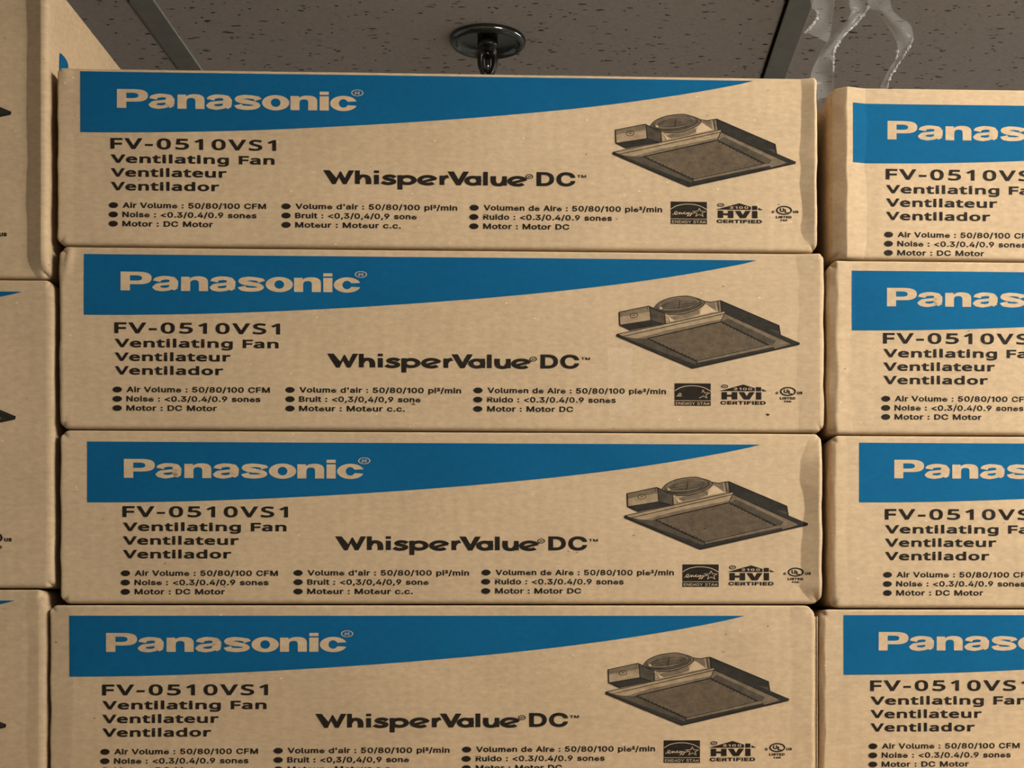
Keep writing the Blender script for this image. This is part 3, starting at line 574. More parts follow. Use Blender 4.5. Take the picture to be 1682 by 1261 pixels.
class Front:
    """height field of a carton's front panel: swollen vertical edges, dents, soft waves (inputs in metres, x from the left edge, z from the base)"""
    def __init__(s, w, h, seed, left, right, bumps=()):
        s.w, s.h = w, h; p = PXM
        s.side = []
        for k, sp in enumerate((left, right)):
            q = dict(r=4.0, amp=0.0, peak=6.0, crease=30.0, prof=((0, 1), (1, 1)), wave=0.10, deep=0.7, ch=0.0); q.update(sp)
            q['wf'] = wob(seed * 7 + k, q['wave'], 0.11); s.side.append(q)
        s.wave = [wob(seed + 11, 0.0010, 0.75), wob(seed + 12, 0.00045, 0.34)]
        s.bumps = [(bx * p, bz * p, rx * p, rz * p, a * p, tl) for bx, bz, rx, rz, a, tl in bumps]
        s.edge = [wob(seed + 20 + k, 0.0006, 0.08) for k in range(4)]
    def crease(s, k, z):
        q = s.side[k]; pf = np.interp(1 - np.asarray(z, float) / s.h, [a for a, b in q['prof']], [b for a, b in q['prof']])
        return (q['peak'] + 2 + (q['crease'] - q['peak'] - 2) * np.clip(pf, 0, 1) ** 0.6) * PXM * (1 + q['wf'](z))
    def out(s, x, z):
        x = np.asarray(x, float); z = np.asarray(z, float)
        g = s.wave[0](x) * np.sin(np.pi * np.clip(z / s.h, 0, 1)) + s.wave[1](x * 0.6 + z * 1.3)
        for k, q in enumerate(s.side):
            t = np.clip(x if k == 0 else s.w - x, 0, None)
            pf = np.interp(1 - z / s.h, [a for a, b in q['prof']], [b for a, b in q['prof']])
            pk, c = q['peak'] * PXM, s.crease(k, z)
            up = np.where(t < pk, 1 - 0.25 * (1 - t / pk) ** 2, np.clip((c - t) / np.maximum(c - pk, 1e-6), 0, 1))
            g = g + q['amp'] * PXM * np.clip(pf, 0, 1) * up
        for bx, bz, rx, rz, a, tl in s.bumps:
            dx = (x - bx - (s.h - z - bz) * tl) / rx; dz = (s.h - z - bz) / rz
            g = g + a * np.exp(-(dx * dx + dz * dz))
        for k, q in enumerate(s.side):
            t = np.clip(x if k == 0 else s.w - x, 0, None); r = q['r'] * PXM
            if q['ch']:
                rr = r * (1 + 1.3 * q['wf'](z * 1.7 + 0.3)); g = g - q['ch'] * PXM * np.clip(1 - t / rr, 0, 1); r = 4 * PXM
            e = np.clip(r - t, 0, r); g = g - q['deep'] * (r - np.sqrt(np.maximum(r * r - e * e, 0)))
        for t, r in ((s.h - z, 3.5 * PXM), (z, 7.0 * PXM)):
            e = np.clip(r - np.clip(t, 0, None), 0, r); g = g - (r - np.sqrt(np.maximum(r * r - e * e, 0)))
        return g

def body_mesh(fr, depth, corner=(9, 9, 9, 9)):
    """panel grid + side walls + back; corner radii in pixels: top left, top right, bottom left, bottom right"""
    p = PXM; w, h = fr.w, fr.h
    base = [0, 0.6, 1.3, 2.2, 3.4, 5, 7, 9.5, 12, 15, 18.5]
    def tl(q):
        pk, c = q['peak'], q['crease']
        L = [t for t in base if t < c - 3] + [t for t in np.arange(22, c - 3, 5)] + [pk - 1, pk, pk + 1, c - 1.5, c, c + 1.5, c + 5, c + 12, c + 22]
        return sorted(set(round(t, 2) for t in L if t >= 0))
    tL, tR = tl(fr.side[0]), tl(fr.side[1])
    n_mid = int((w / p - tL[-1] - tR[-1]) / 13)
    xs = tL + [0] * (n_mid - 1) + tR
    eb = [0, 0.6, 1.3, 2.2, 3.2, 4.6, 7, 10, 14]
    hz = h / p; nz = int((hz - 28) / 8)
    zs = eb + [14 + (hz - 28) * k / nz for k in range(1, nz)] + [hz - t for t in reversed(eb)]
    nx, nzz = len(xs), len(zs)
    z = np.array(zs)[:, None] * p * np.ones((1, nx))
    cl, cr = fr.crease(0, z[:, :1]), fr.crease(1, z[:, :1]); c0l, c0r = fr.side[0]['crease'] * p, fr.side[1]['crease'] * p
    def warp(t, c, c0): t = np.asarray(t, float)[None, :] * p; return np.where(t <= c0, t * c / c0, c + (t - c0))
    XL = warp(tL, cl, c0l); XR = w - warp(tR[::-1], cr, c0r)
    fm = np.arange(1, n_mid)[None, :] / n_mid
    x = np.concatenate([XL, XL[:, -1:] + (XR[:, :1] - XL[:, -1:]) * fm, XR], axis=1)
    y = -fr.out(x, z); X, Zc = x.copy(), z.copy()
    for ci, (sx, sz_) in enumerate(((0, 1), (1, 1), (0, 0), (1, 0))):            # rounded corners of the outline
        R = corner[ci] * p
        ox = R if sx == 0 else w - R; oz = R if sz_ == 0 else h - R
        dx = (ox - x) if sx == 0 else (x - ox); dz = (oz - z) if sz_ == 0 else (z - oz)
        k = (dx > 0) & (dz > 0); L = np.maximum(np.hypot(dx, dz), 1e-9); m = np.maximum(dx, dz); f = m / L
        X = np.where(k, ox - dx * f if sx == 0 else ox + dx * f, X); Zc = np.where(k, oz - dz * f if sz_ == 0 else oz + dz * f, Zc)
        y = np.where(k, y + 0.8 * (L - m), y)
    X = X + np.clip(1 - x / (12 * p), 0, 1) * fr.edge[0](z) + np.clip(1 - (w - x) / (12 * p), 0, 1) * fr.edge[1](z)   # slightly uneven outline
    GAP = 1.3 * p                                                       # fronts are a little bowed: a dark joint shows between cartons
    Zc = GAP + Zc * (1 - 2 * GAP / h)
    V = [tuple(q) for q in np.stack([X - w / 2, y - depth / 2, Zc], 2).reshape(-1, 3).tolist()]
    F_ = [(j * nx + i, j * nx + i + 1, (j + 1) * nx + i + 1, (j + 1) * nx + i) for j in range(nzz - 1) for i in range(nx - 1)]
    rim = [i for i in range(nx)] + [j * nx + nx - 1 for j in range(1, nzz)] + [(nzz - 1) * nx + i for i in range(nx - 2, -1, -1)] + [j * nx for j in range(nzz - 2, 0, -1)]
    prev = rim
    for li, dep in enumerate((0.006, 0.03, depth * 0.5, depth - 0.004, depth)):
        cur = []
        for k in rim:
            x, y, z = V[k]; q = 0.998 if dep == depth else 1.0
            zz = (z - h / 2) * (1.0 if dep < 0.1 else h / (h - 2 * GAP)); V.append((x * q, max(-depth / 2 + dep, y + 0.002 * (li + 1)), h / 2 + zz * q)); cur.append(len(V) - 1)
        n = len(rim)
        F_ += [(prev[i], cur[i], cur[(i + 1) % n], prev[(i + 1) % n]) for i in range(n)]
        prev = cur
    F_.append(tuple(prev))
    return V, F_

def slice_x(verts, faces, mats, cuts, ycuts=()):
    bm = bmesh.new(); vv = [bm.verts.new(v) for v in verts]
    lay = bm.faces.layers.int.new('m')
    for f, m in zip(faces, mats):
        try: bf = bm.faces.new([vv[i] for i in f]); bf[lay] = m
        except ValueError: pass
    for c in cuts:
        bmesh.ops.bisect_plane(bm, geom=bm.verts[:] + bm.edges[:] + bm.faces[:], dist=1e-4, plane_co=(c, 0, 0), plane_no=(1, 0, 0))
    for c in ycuts:
        bmesh.ops.bisect_plane(bm, geom=bm.verts[:] + bm.edges[:] + bm.faces[:], dist=1e-4, plane_co=(0, c, 0), plane_no=(0, 1, 0))
    bm.verts.index_update()
    r = ([tuple(v.co) for v in bm.verts], [[v.index for v in f.verts] for f in bm.faces], [f[lay] for f in bm.faces])
    bm.free(); return r

def lay_print(name, d, fr, ox, oz, parent, mats, lift, depth, cuts=None, scale=1.0, ycuts=()):
    """put a drawing on a carton's front: (ox, oz) = band corner in metres from the left edge and from the base"""
    v, f, m = d.v, d.f, d.m
    if cuts is not None: v, f, m = slice_x(v, f, m, cuts, ycuts)
    A = np.array(v, float); x = ox + A[:, 0] * PXM * scale; z = oz - A[:, 1] * PXM * scale
    y = -fr.out(x, z) - (0.00026 + 0.00006 * lift + 0.00003 * A[:, 2]) - depth / 2
    V = np.stack([x - fr.w / 2, y, z], 1)
    f2 = []
    for q in f:      # face the camera (-y)
        a, b, c = V[q[0]], V[q[1]], V[q[2]]
        n = (b[2] - a[2]) * (c[0] - a[0]) - (b[0] - a[0]) * (c[2] - a[2])
        f2.append(q if n < 0 else list(reversed(q)))
    return mesh_obj(name, V, f2, mats, parent, idx=m)

BAND, BRAND, BRAND_R = draw_band(), draw_brand(), registered((453, 29.7), 9.2, 5.0, 0.9)
SERIES, FAN = draw_series(), fan_parts()
MODEL = text(Draw(), FONT_N, 'FV-0510VS1', 53, 323.5, 130.7, 17.8, 13, track=36)
NAMES = [text(Draw(), FONT_N, s, 54, x1, b, 13.8, 15, track=2) for s, x1, b in (('Ventilating Fan', 321, 153.7), ('Ventilateur', 242.5, 176.2), ('Ventilador', 230.5, 198.7))]
SPEC_D = [(draw_spec(i), draw_bullet(i)) for i in range(9)]
EN, ENL, HV, HVL, UL = draw_energy(), draw_energy_light(), draw_hvi(), draw_hvi_light(), draw_ul()
FAN_M = [M_T1, M_T2, M_T3, M_T4, M_INK, M_BARE]

def carton(plane, pl, pr, z0, z1, band_px, black, seed, left, right, label, group, bumps=(), corner=(12, 12, 12, 12), setback=0.0, width=None, name='fan_carton'):
    zm_px = PY0 - (z0 + z1 - 2 * CAMZ) / 2 * FPX / plane.depth(pl)
    sl, _ = plane.sz(pl, zm_px)
    w = width if width else plane.sz(pr, zm_px)[0] - sl
    h = z1 - z0
    X, Y = plane.world(sl + w / 2, DEPTH / 2 + setback)
    root = empty(name, (X, Y, z0), plane.yaw); tag(root, label, 'box', group)
    fr = Front(w, h, seed, left, right, bumps)
    V, F_ = body_mesh(fr, DEPTH, corner); mesh_obj('body', V, F_, M_CARD, root, smooth=True)
    bs, bz = plane.sz(*band_px); ox, oz = bs - sl, bz - z0
    lim = [t for t in np.arange(3, 75, 4)]
    cuts_band = [(t * PXM - ox) / PXM for t in lim if 0 < t - ox / PXM < 1111]
    wr = w / PXM
    cuts_fan = [c for c in [(wr - t) - ox / PXM - black[0] for t in lim] if 870 < c < 1195] + list(range(885, 1150, 20))
    band = lay_print('blue_band', BAND, fr, ox, oz, root, M_BLUE, 0, DEPTH, cuts_band)
    lay_print('brand_lettering', BRAND, fr, ox, oz, band, M_BARE, 2, DEPTH); lay_print('registered_mark', BRAND_R, fr, ox, oz, band, M_BARE, 2, DEPTH)
    bx, bz_ = ox + black[0] * PXM, oz - black[1] * PXM
    lay_print('model_number', MODEL, fr, bx, bz_, root, M_INK, 1, DEPTH)
    for d in NAMES: lay_print('product_name', d, fr, bx, bz_, root, M_INK, 1, DEPTH)
    lay_print('series_lettering', SERIES, fr, bx, bz_, root, M_INK, 1, DEPTH)
    for d, b in SPEC_D:
        o = lay_print('specification_line', d, fr, bx, bz_, root, M_INK, 1, DEPTH); lay_print('bullet', b, fr, bx, bz_, o, M_INK, 1, DEPTH)
    pic = None
    for nm, d in FAN:
        if nm == 'housing_drawing':
            pic = lay_print('fan_picture', d, fr, bx, bz_, root, FAN_M, 1, DEPTH, cuts_fan, 1.0, range(70, 185, 14))
        else: lay_print(nm, d, fr, bx, bz_, pic, FAN_M, 1, DEPTH, cuts_fan, 1.0, range(70, 185, 14))
    o = lay_print('energy_badge', EN, fr, bx, bz_, root, M_INK, 1, DEPTH); lay_print('badge_drawing', ENL, fr, bx, bz_, o, M_BARE, 3, DEPTH)
    o = lay_print('certified_badge', HV, fr, bx, bz_, root, M_INK, 1, DEPTH); lay_print('badge_number', HVL, fr, bx, bz_, o, M_BARE, 3, DEPTH)
    lay_print('safety_mark', UL, fr, bx, bz_, root, M_INK, 1, DEPTH)
    return root, fr

# ------------------------------------------------------------------ the setting
v, f = box_vf(-4.2, 4.6, -4.2, 4.6, -0.08, 0.0); struct(mesh_obj('floor', v, f, M_FLOOR))
v, f = box_vf(-4.2, 4.6, 4.45, 4.6, 0.0, CEIL + 0.2); struct(mesh_obj('wall_back', v, f, M_WALL))
v, f = box_vf(-4.2, 4.6, -4.2, 4.45, CEIL + 0.10, CEIL + 0.2); ceil = struct(mesh_obj('ceiling', v, f, M_WALL))
TX0, TW, TY0, TD = 0.354, 1.067, 1.86, 1.22     # grid of the suspended ceiling
def tile_shape():
    bm = bmesh.new(); v_, f_ = box_vf(0.012, TW - 0.0240, 0.008, TD - 0.008, CEIL + 0.006, CEIL + 0.022)
    vv = [bm.verts.new(q) for q in v_]; [bm.faces.new([vv[i] for i in q]) for q in f_]
    bmesh.ops.bevel(bm, geom=[e for e in bm.edges if all(q.co.z < CEIL + 0.01 for q in e.verts)], offset=0.004, segments=2, affect='EDGES')
    me = bpy.data.meshes.new('ceiling_tile'); bm.to_mesh(me); bm.free(); me.materials.append(M_TILE); return me
TILE = tile_shape()
for i in range(-4, 4):
    for j in range(-4, 2):
        o = link(bpy.data.objects.new('ceiling_tile', TILE), ceil); o.location = (TX0 + i * TW, TY0 + j * TD, 0)
for i in range(-3, 4):
    x = TX0 + i * TW
    bev_box('main_tee', (x - 0.0195, x + 0.0195, -3.6, 4.4, CEIL + 0.002, CEIL + 0.0065), M_TEE, ceil, 0.0004)
for j in range(-4, 3):
    y = TY0 + j * TD
    for i in range(-4, 4):
        bev_box('cross_tee', (TX0 + i * TW + 0.0195, TX0 + (i + 1) * TW - 0.0195, y - 0.012, y + 0.012, CEIL - 0.001, CEIL + 0.006), M_TEE, ceil, 0.001)

# strip lamps out of view: the main one and two added for fill
for lx, ly, lw, lab in LAMPS:
    root = empty('unseen_ceiling_lamp', (lx, ly, CEIL + 0.002), math.pi / 2); tag(root, lab, 'lamp')
    hw, hd = 0.60, 0.075
    bev_box('housing', (-hw, hw, -hd, hd, -0.045, 0.0), M_LAMP, root, 0.004)
    lit = lamp_face(lw)
    for sx in (-1, 1): bev_box('end_socket', (min(sx * (hw - 0.02), sx * hw), max(sx * (hw - 0.02), sx * hw), -hd, hd, -0.10, -0.045), M_LAMP, root, 0.003)
    for ys in (-1, 1):
        n = 16; V = [(x, ys * 0.045 + 0.013 * math.cos(math.tau * k / n), -0.075 + 0.013 * math.sin(math.tau * k / n)) for x in (-hw + 0.02, hw - 0.02) for k in range(n)]
        mesh_obj('fluorescent_tube', V, [(k, (k + 1) % n, n + (k + 1) % n, n + k) for k in range(n)], lit, root, True)

# ------------------------------------------------------------------ cartons: middle stack
def ztops(plane, px, ys): return [plane.sz(px, y)[1] for y in ys]
G_MID = 'fan cartons in the middle stack'; G_RIGHT = 'fan cartons in the right stack'; G_LEFT = 'tall cartons in the left stack'
zc = ztops(MAIN, 97, [110, 403.5, 705, 992.5, 1281])
carton(MAIN, 94, 1341, zc[1], zc[0], (132, 117), (-4, -4), 1, dict(r=4, amp=0.8, peak=8, crease=26), dict(r=3.5, amp=10.0, peak=5, crease=27, wave=0.2, prof=((0, 0.7), (0.08, 1), (0.85, 1), (0.97, 0.1), (1, 0))),
       'long brown fan carton on top of the middle stack, right below the sprinkler', G_MID, bumps=[(14, 14, 9, 16, 2.0, 0.0)], corner=(8, 7, 15, 15))
c2, f2 = carton(MAIN, 97, 1353, zc[2], zc[1], (138, 417), (-3.5, -1), 2, dict(r=6, amp=0.8, peak=8, crease=24), dict(r=6, amp=5.0, peak=8, crease=44),
       'long brown fan carton, second from top in the middle stack', G_MID, bumps=[(16, 20, 6, 22, 3.2, -0.18)], corner=(15, 10, 16, 15))
carton(MAIN, 99, 1349, zc[3], zc[2], (143.5, 725), (4.3, -7), 3, dict(r=4, amp=0.5, peak=8, crease=24), dict(r=4.5, amp=12.0, peak=6, crease=33, wave=0.16, prof=((0, 0), (0.03, 0.3), (0.16, 1), (0.9, 1), (0.985, 0.1), (1, 0))),
       'long brown fan carton, third from top in the middle stack, fan drawing reaching its edge', G_MID, corner=(16, 12, 16, 17))
c4, f4 = carton(MAIN, 82.5, 1337, zc[4], zc[3], (115.5, 1011), (0, 0), 4, dict(r=5, amp=-2.6, peak=5, crease=37), dict(r=5, amp=3.0, peak=6, crease=40),
       'lowest long brown fan carton of the middle stack, cut off by the photo edge', G_MID, corner=(13, 18, 9, 9), setback=-0.003)
# worn spots on the second carton
M_TAPE = ink('pale_tape_residue', (0.505, 0.375, 0.235), 0.08, 0.5, 0.3)
bs, bz = MAIN.sz(138, 417); sl2 = MAIN.sz(97, PY0 - (zc[2] + zc[1] - 2 * CAMZ) / 2 * FPX / MAIN.depth(97))[0]
for x0_, y0_, x1_, y1_ in ((862, 148, 903, 205), (864, 222, 904, 262)):
    d = Draw(); rr_ = random.Random(int(x0_)); k_ = 9
    edge = [(x0_ + rr_.uniform(-2, 2), y0_ + (y1_ - y0_) * i / k_) for i in range(k_ + 1)] + [(x1_ + rr_.uniform(-3, 3), y1_ - (y1_ - y0_) * i / k_) for i in range(k_ + 1)]
    d.poly(edge); lay_print('tape_residue', d, f2, bs - sl2, bz - zc[2], c2, M_TAPE, -2, DEPTH, range(860, 910, 10))
d = Draw(); d.poly([(1127, 256), (1134, 257), (1131, 260), (1128, 259)]); lay_print('scuff_mark', d, f2, bs - sl2, bz - zc[2], c2, M_INK, 1, DEPTH)
d = Draw(); d.poly([(536, 243), (541, 242), (543, 245), (537, 245)]); lay_print('scuff_mark', d, f2, bs - sl2, bz - zc[2], c2, M_T2, 1, DEPTH)
# raw corrugated edge beside the bottom carton's right front corner
x0 = f4.w / 2
for nm, a, b, y in (('flap_edge', 0.0008, 0.0022, 0.006), ('flap_edge', 0.0038, 0.0052, 0.008)):
    bev_box(nm, (x0 + a, x0 + b, -DEPTH / 2 + y, DEPTH / 2 - 0.01, 0.004, f4.h - 0.012), M_CARD, c4, 0.0004)
n = 120; Vw, Fw = [], []
for k in range(n):
    z = 0.004 + (f4.h - 0.018) * k / (n - 1); xx = x0 + 0.0030 + 0.0006 * math.sin(k * 1.25)
    for dx in (-0.0003, 0.0003):
        for dy in (0.0075, 0.06): Vw.append((xx + dx, -DEPTH / 2 + dy, z))
for k in range(n - 1):
    a, b = 4 * k, 4 * k + 4
    Fw += [(a, b, b + 2, a + 2), (a + 2, b + 2, b + 3, a + 3), (a, a + 1, b + 1, b)]
mesh_obj('corrugated_fluting', Vw, Fw, M_EDGE, c4)

# ------------------------------------------------------------------ cartons: right stack
WBOX = 1252 * PXM
zr = ztops(MAIN, 1366, [142, 426.5, 714, 999.5, 1284])
carton(MAIN, 1366, 0, zr[1], zr[0], (1400, 170), (3.5, -4), 5, dict(r=24, ch=16, amp=8.0, peak=25, crease=58, wave=0.06), dict(),
       'long brown fan carton on top of the right stack, beneath the plastic film', G_RIGHT, corner=(7, 9, 14, 9), width=WBOX)
carton(MAIN, 1361, 0, zr[2], zr[1], (1399, 444.5), (0, -9), 6, dict(r=14, ch=9, amp=2.5, peak=16, crease=40, wave=0.22), dict(),
       'long brown fan carton, second from top in the right stack', G_RIGHT, corner=(16, 9, 14, 9), width=WBOX)
carton(MAIN, 1363, 0, zr[3], zr[2], (1411, 727), (-9.5, -2), 7, dict(r=9, ch=6, amp=1.5, peak=12, crease=30, wave=0.2), dict(),
       'long brown fan carton, third from top in the right stack', G_RIGHT, corner=(16, 9, 18, 9), width=WBOX)
carton(MAIN, 1347, 0, zr[4], zr[3], (1385.5, 1010), (-8, -3.5), 8, dict(r=8, ch=6, amp=1.0, peak=10, crease=30, wave=0.2), dict(),
       'lowest long brown fan carton of the right stack, cut off by the photo edge', G_RIGHT, corner=(15, 9, 9, 9), width=WBOX)

# ------------------------------------------------------------------ cartons: left stack (taller boxes, seen from their right ends)
zl = ztops(LEFT, 82, [-44, 459, 967, 1472])
def tall_carton(LEFT, pr, z0, z1, tip, fan_tip, mark_px, seed, right, label, corner):
    w, h = WBOX, z1 - z0
    zm = PY0 - ((z0 + z1) / 2 - CAMZ) * FPX / LEFT.depth(pr)
    sr, _ = LEFT.sz(pr, zm); sl = sr - w
    X, Y = LEFT.world(sl + w / 2, DEPTH / 2); root = empty('tall_carton', (X, Y, z0), LEFT.yaw); tag(root, label, 'box', G_LEFT)
    fr = Front(w, h, seed, dict(), right); V, F_ = body_mesh(fr, DEPTH, corner); mesh_obj('body', V, F_, M_CARD, root, smooth=True)
    s, z = LEFT.sz(*tip); sc = 1.0
    lay_print('blue_band', BAND, fr, s - sl - 1111 * PXM * sc, z - z0, root, M_BLUE, 0, DEPTH, None, sc)
    s, z = LEFT.sz(*fan_tip); k = 1.45; tx, ty = 980 + 1592 / 4.947 - 115.5, 1060 + 448 / 4.947 - 1011
    pic = None
    for nm, d in FAN:
        o = lay_print('fan_picture' if pic is None else nm, d, fr, s - sl - tx * PXM * k, z - z0 + ty * PXM * k, root if pic is None else pic, FAN_M, 1, DEPTH, range(885, 1190, 20), k, range(70, 185, 14))
        pic = pic or o
    s, z = LEFT.sz(*mark_px); k = 1.35; tx, ty = TB(1594, 238)
    lay_print('safety_mark', UL, fr, s - sl - tx * PXM * k, z - z0 + ty * PXM * k, root, M_INK, 1, DEPTH, None, k)
    return root, fr, sr
l1, lf1, sr1 = tall_carton(LEFT1, 82, zl[1], zl[0], (38, -8), (17, 185), (11.5, 386), 9, dict(r=7, amp=12.0, peak=11, crease=38, wave=0.05, prof=((0, 1), (0.93, 1), (1, 0.1))),
                           'tall brown carton at the top left with a dark crease along its right edge', (9, 12, 9, 16))
tall_carton(LEFT, 88, zl[2], zl[1], (36, 479), (24, 685), (19.5, 887), 10, dict(r=13, amp=0.7, peak=14, crease=50, deep=0.55), 'tall brown carton in the middle of the left stack', (9, 14, 9, 14))
tall_carton(LEFT, 77, zl[3], zl[2], (24, 986), (8.5, 1191), (2, 1392), 11, dict(r=14, amp=1.8, peak=14, crease=32, deep=0.6), 'tall brown carton at the lower left, cut off by the photo edge', (9, 16, 9, 14))
# blue print on the right side panel of the top left carton
SX = lf1.w / 2 + 0.0004
pts = []
for px, py in [(98, 87), (100.5, 88.5), (105, 93), (109, 99), (111.5, 106), (112, 116), (108, 128), (97.5, 128), (97, 116), (97.5, 106)]:
    cw, sw = math.cos(LEFT1.yaw), math.sin(LEFT1.yaw); rx = (px - PX0) / FPX      # where that sight line meets the side panel
    bx, by = LEFT1.world(sr1)
    t = (bx - rx * by) / (rx * cw + sw)      # bx - t*sw = rx*(by + t*cw)
    Yd = by + t * cw
    pts.append((SX, -DEPTH / 2 + t, CAMZ + (PY0 - py) / FPX * Yd - zl[1]))
d_ = [Vector(p) for p in pts]; fc = tessellate_polygon([[Vector((p.y, p.z, 0)) for p in d_]])
mesh_obj('side_print', pts, fc, M_BLUE, l1)

# plinths the stacks stand on, below the photo
for k, (a, b, zt) in enumerate(((-0.60, 1.15, min(zc[4], zr[4])), (-1.36, -0.62, zl[3]))):
    v, f = box_vf(a, b, 1.40, 2.0, 0.0, zt); struct(mesh_obj('trim_%d' % (k + 1), v, f, M_WOOD))

# ------------------------------------------------------------------ sprinkler on the ceiling
def lathe(name, prof, mat, parent, n=48, smooth=True):
    V = [(r * math.cos(math.tau * k / n), r * math.sin(math.tau * k / n), z) for r, z in prof for k in range(n)]
    F_ = [(i * n + k, i * n + (k + 1) % n, (i + 1) * n + (k + 1) % n, (i + 1) * n + k) for i in range(len(prof) - 1) for k in range(n)]
    return mesh_obj(name, V, F_, mat, parent, smooth)
Ys = FPX * 1.0 / (PY0 - 69.0)
spr = empty('fire_sprinkler', ((801 - PX0) / FPX * Ys, Ys, CEIL + 0.006)); tag(spr, 'dark chrome fire sprinkler with round cover plate on the speckled ceiling', 'sprinkler')
lathe('cover_plate', [(0.0650, 0.0), (0.0662, -0.004), (0.0650, -0.0085), (0.0618, -0.0125), (0.0585, -0.0135), (0.0562, -0.0122), (0.0545, -0.008), (0.0520, -0.0035), (0.0450, -0.0015), (0.0200, -0.0012), (0.0, -0.0012)], M_CHROME, spr)
lathe('socket', [(0.0175, -0.001), (0.0175, -0.013), (0.0145, -0.017), (0.0105, -0.019), (0.0105, -0.024), (0.0, -0.024)], M_CHROMED, spr, 24)
def tube(name, pts, r, mat, parent, n=8):
    V, F_ = [], []
    for i, p in enumerate(pts):
        a = Vector(pts[max(i - 1, 0)]); b = Vector(pts[min(i + 1, len(pts) - 1)]); t = (b - a).normalized()
        u = t.orthogonal().normalized() if abs(t.y) > 0.99 else t.cross(Vector((0, 1, 0))).normalized(); w = t.cross(u)
        rr = r[i] if isinstance(r, (list, tuple)) else r
        V += [tuple(Vector(p) + (u * math.cos(math.tau * k / n) + w * math.sin(math.tau * k / n)) * rr) for k in range(n)]
    F_ = [(i * n + k, i * n + (k + 1) % n, (i + 1) * n + (k + 1) % n, (i + 1) * n + k) for i in range(len(pts) - 1) for k in range(n)] + [tuple(range(n)), tuple(range((len(pts) - 1) * n, len(pts) * n))]
    return mesh_obj(name, V, F_, mat, parent, True)
for sx in (-1, 1):
    tube('frame_arm', [(sx * 0.0085, 0, -0.020), (sx * 0.0125, 0, -0.032), (sx * 0.0120, 0, -0.046), (sx * 0.0070, 0, -0.060), (0, 0, -0.066)], [0.0062, 0.0058, 0.0054, 0.0052, 0.005], M_CHROMED, spr)
tube('glass_bulb', [(0, 0, -0.023), (0, 0, -0.030), (0, 0, -0.045), (0, 0, -0.062)], [0.003, 0.0046, 0.0046, 0.003], M_CHROME, spr)
lathe('deflector', [(0.0, -0.066), (0.004, -0.066), (0.0165, -0.0675), (0.0165, -0.0685), (0.0, -0.070)], M_CHROMED, spr, 24)

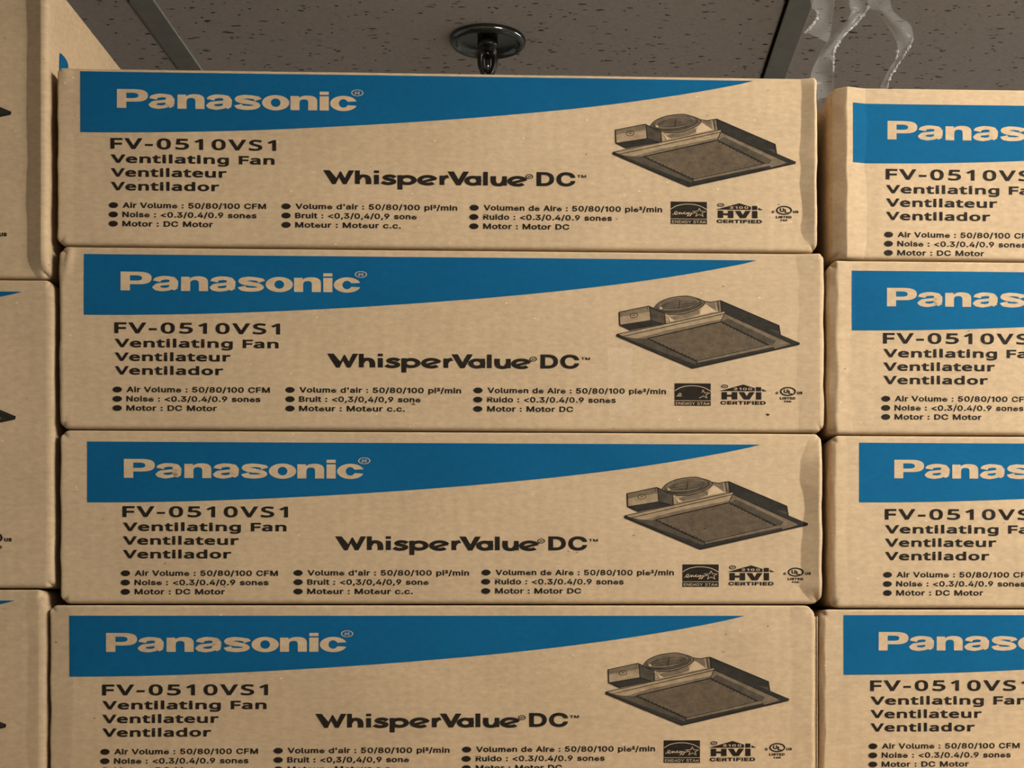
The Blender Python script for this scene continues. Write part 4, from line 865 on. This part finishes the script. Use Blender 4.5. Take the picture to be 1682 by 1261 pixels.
# ------------------------------------------------------------------ loose stretch film hanging from the ceiling grid behind the right stack
def film_strip(label, left, right, depth0, bright=(), seed=0, name='plastic_film'):
    """left/right: matching outline points in photo pixels, top to bottom; depth0: distance from the camera"""
    r = random.Random(seed); V, F_ = [], []
    L, R = smooth_path(left, 7), smooth_path(right, 7); n, m = len(L), 7
    wv = wob(seed + 3, 0.012, 0.2); wv2 = wob(seed + 5, 0.005, 0.05)
    def pt(px, py, dd): Y = depth0 + dd; return Vector(((px - PX0) / FPX * Y, Y, CAMZ + (PY0 - py) / FPX * Y))
    for i in range(n):
        for k in range(m):
            t = k / (m - 1); px = L[i][0] * (1 - t) + R[i][0] * t; py = L[i][1] * (1 - t) + R[i][1] * t
            dd = float(wv(py / 1600.0)) + 0.007 * math.sin(math.pi * t) * math.sin(py * 0.045 + seed) + float(wv2(py / 1600.0 + t * 0.02)) * t
            V.append(pt(px, py, dd))
    F_ = [(i * m + k, i * m + k + 1, (i + 1) * m + k + 1, (i + 1) * m + k) for i in range(n - 1) for k in range(m - 1)]
    base = V[0].copy(); base.z = max(v_.z for v_ in V)
    root = empty(name, base); tag(root, label, 'plastic film', 'loose strips of clear film above the right stack')
    sheet = mesh_obj('film_sheet', [v_ - base for v_ in V], F_, M_FILM, root, True)
    sheet.modifiers.new('thickness', 'SOLIDIFY').thickness = 0.0003
    for side, i0, i1 in bright:                                     # gathered, crumpled margins
        k = 0 if side == 'L' else m - 1
        i0, i1 = int(i0 * (n - 1)), int(i1 * (n - 1))
        Vb, Fb, q = [], [], 6
        steps = max(6, (i1 - i0) * 3)
        for s_ in range(steps + 1):
            t = i0 + (i1 - i0) * s_ / steps; a = min(int(t), n - 2); fr_ = t - a
            c = V[a * m + k].lerp(V[(a + 1) * m + k], fr_) - base
            rr = r.uniform(0.0001, 0.0007) if r.random() < 0.62 else r.uniform(0.0010, 0.0026); ph = r.uniform(0, 6.28)
            for j in range(q):
                an = math.tau * j / q + ph * 0.3
                Vb.append(c + Vector((math.cos(an) * rr * r.uniform(0.6, 1.4), math.sin(an) * rr - 0.0012, r.uniform(-0.0012, 0.0012))))
        for s_ in range(steps):
            for j in range(q): Fb.append((s_ * q + j, s_ * q + (j + 1) % q, (s_ + 1) * q + (j + 1) % q, (s_ + 1) * q + j))
        mesh_obj('gathered_edge', Vb, Fb, M_FILM2, root)
    return root
FD = 1.60
film_strip('short torn strip of clear plastic film hanging in front of the ceiling bar', [(1322, -260), (1326, -120), (1331, 0), (1340, 18), (1343, 27), (1335, 40), (1324, 53)], [(1378, -260), (1374, -120), (1371, 0), (1368, 25), (1366, 45), (1363, 60), (1359, 70)], FD + 0.03, [('L', 0.5, 1.0)], 1)
film_strip('twisted clear plastic film tail dropping into the gap between the two stacks', [(1400, -260), (1388, -120), (1394, 0), (1398, 18), (1385, 42), (1362, 66), (1346, 90), (1331, 125), (1338, 160), (1342, 182), (1356, 192)],
           [(1436, -260), (1432, -120), (1428, 0), (1424, 15), (1409, 36), (1390, 55), (1372, 78), (1369, 95), (1369, 130), (1367, 165), (1361, 194)], MAIN.depth(1350) + 0.02, [('R', 0.28, 0.78)], 2)
film_strip('longer curled strip of clear plastic film ending behind the right stack', [(1420, -260), (1410, -120), (1424, 0), (1440, 20), (1461, 47), (1473, 72), (1472, 95), (1462, 110), (1453, 128), (1446, 142), (1444, 152)],
           [(1464, -260), (1456, -120), (1462, 0), (1476, 26), (1493, 38), (1500, 55), (1496, 72), (1487, 88), (1474, 108), (1461, 130), (1456, 152)], FD + 0.10, [('R', 0.55, 1.0), ('L', 0.55, 0.62)], 3)
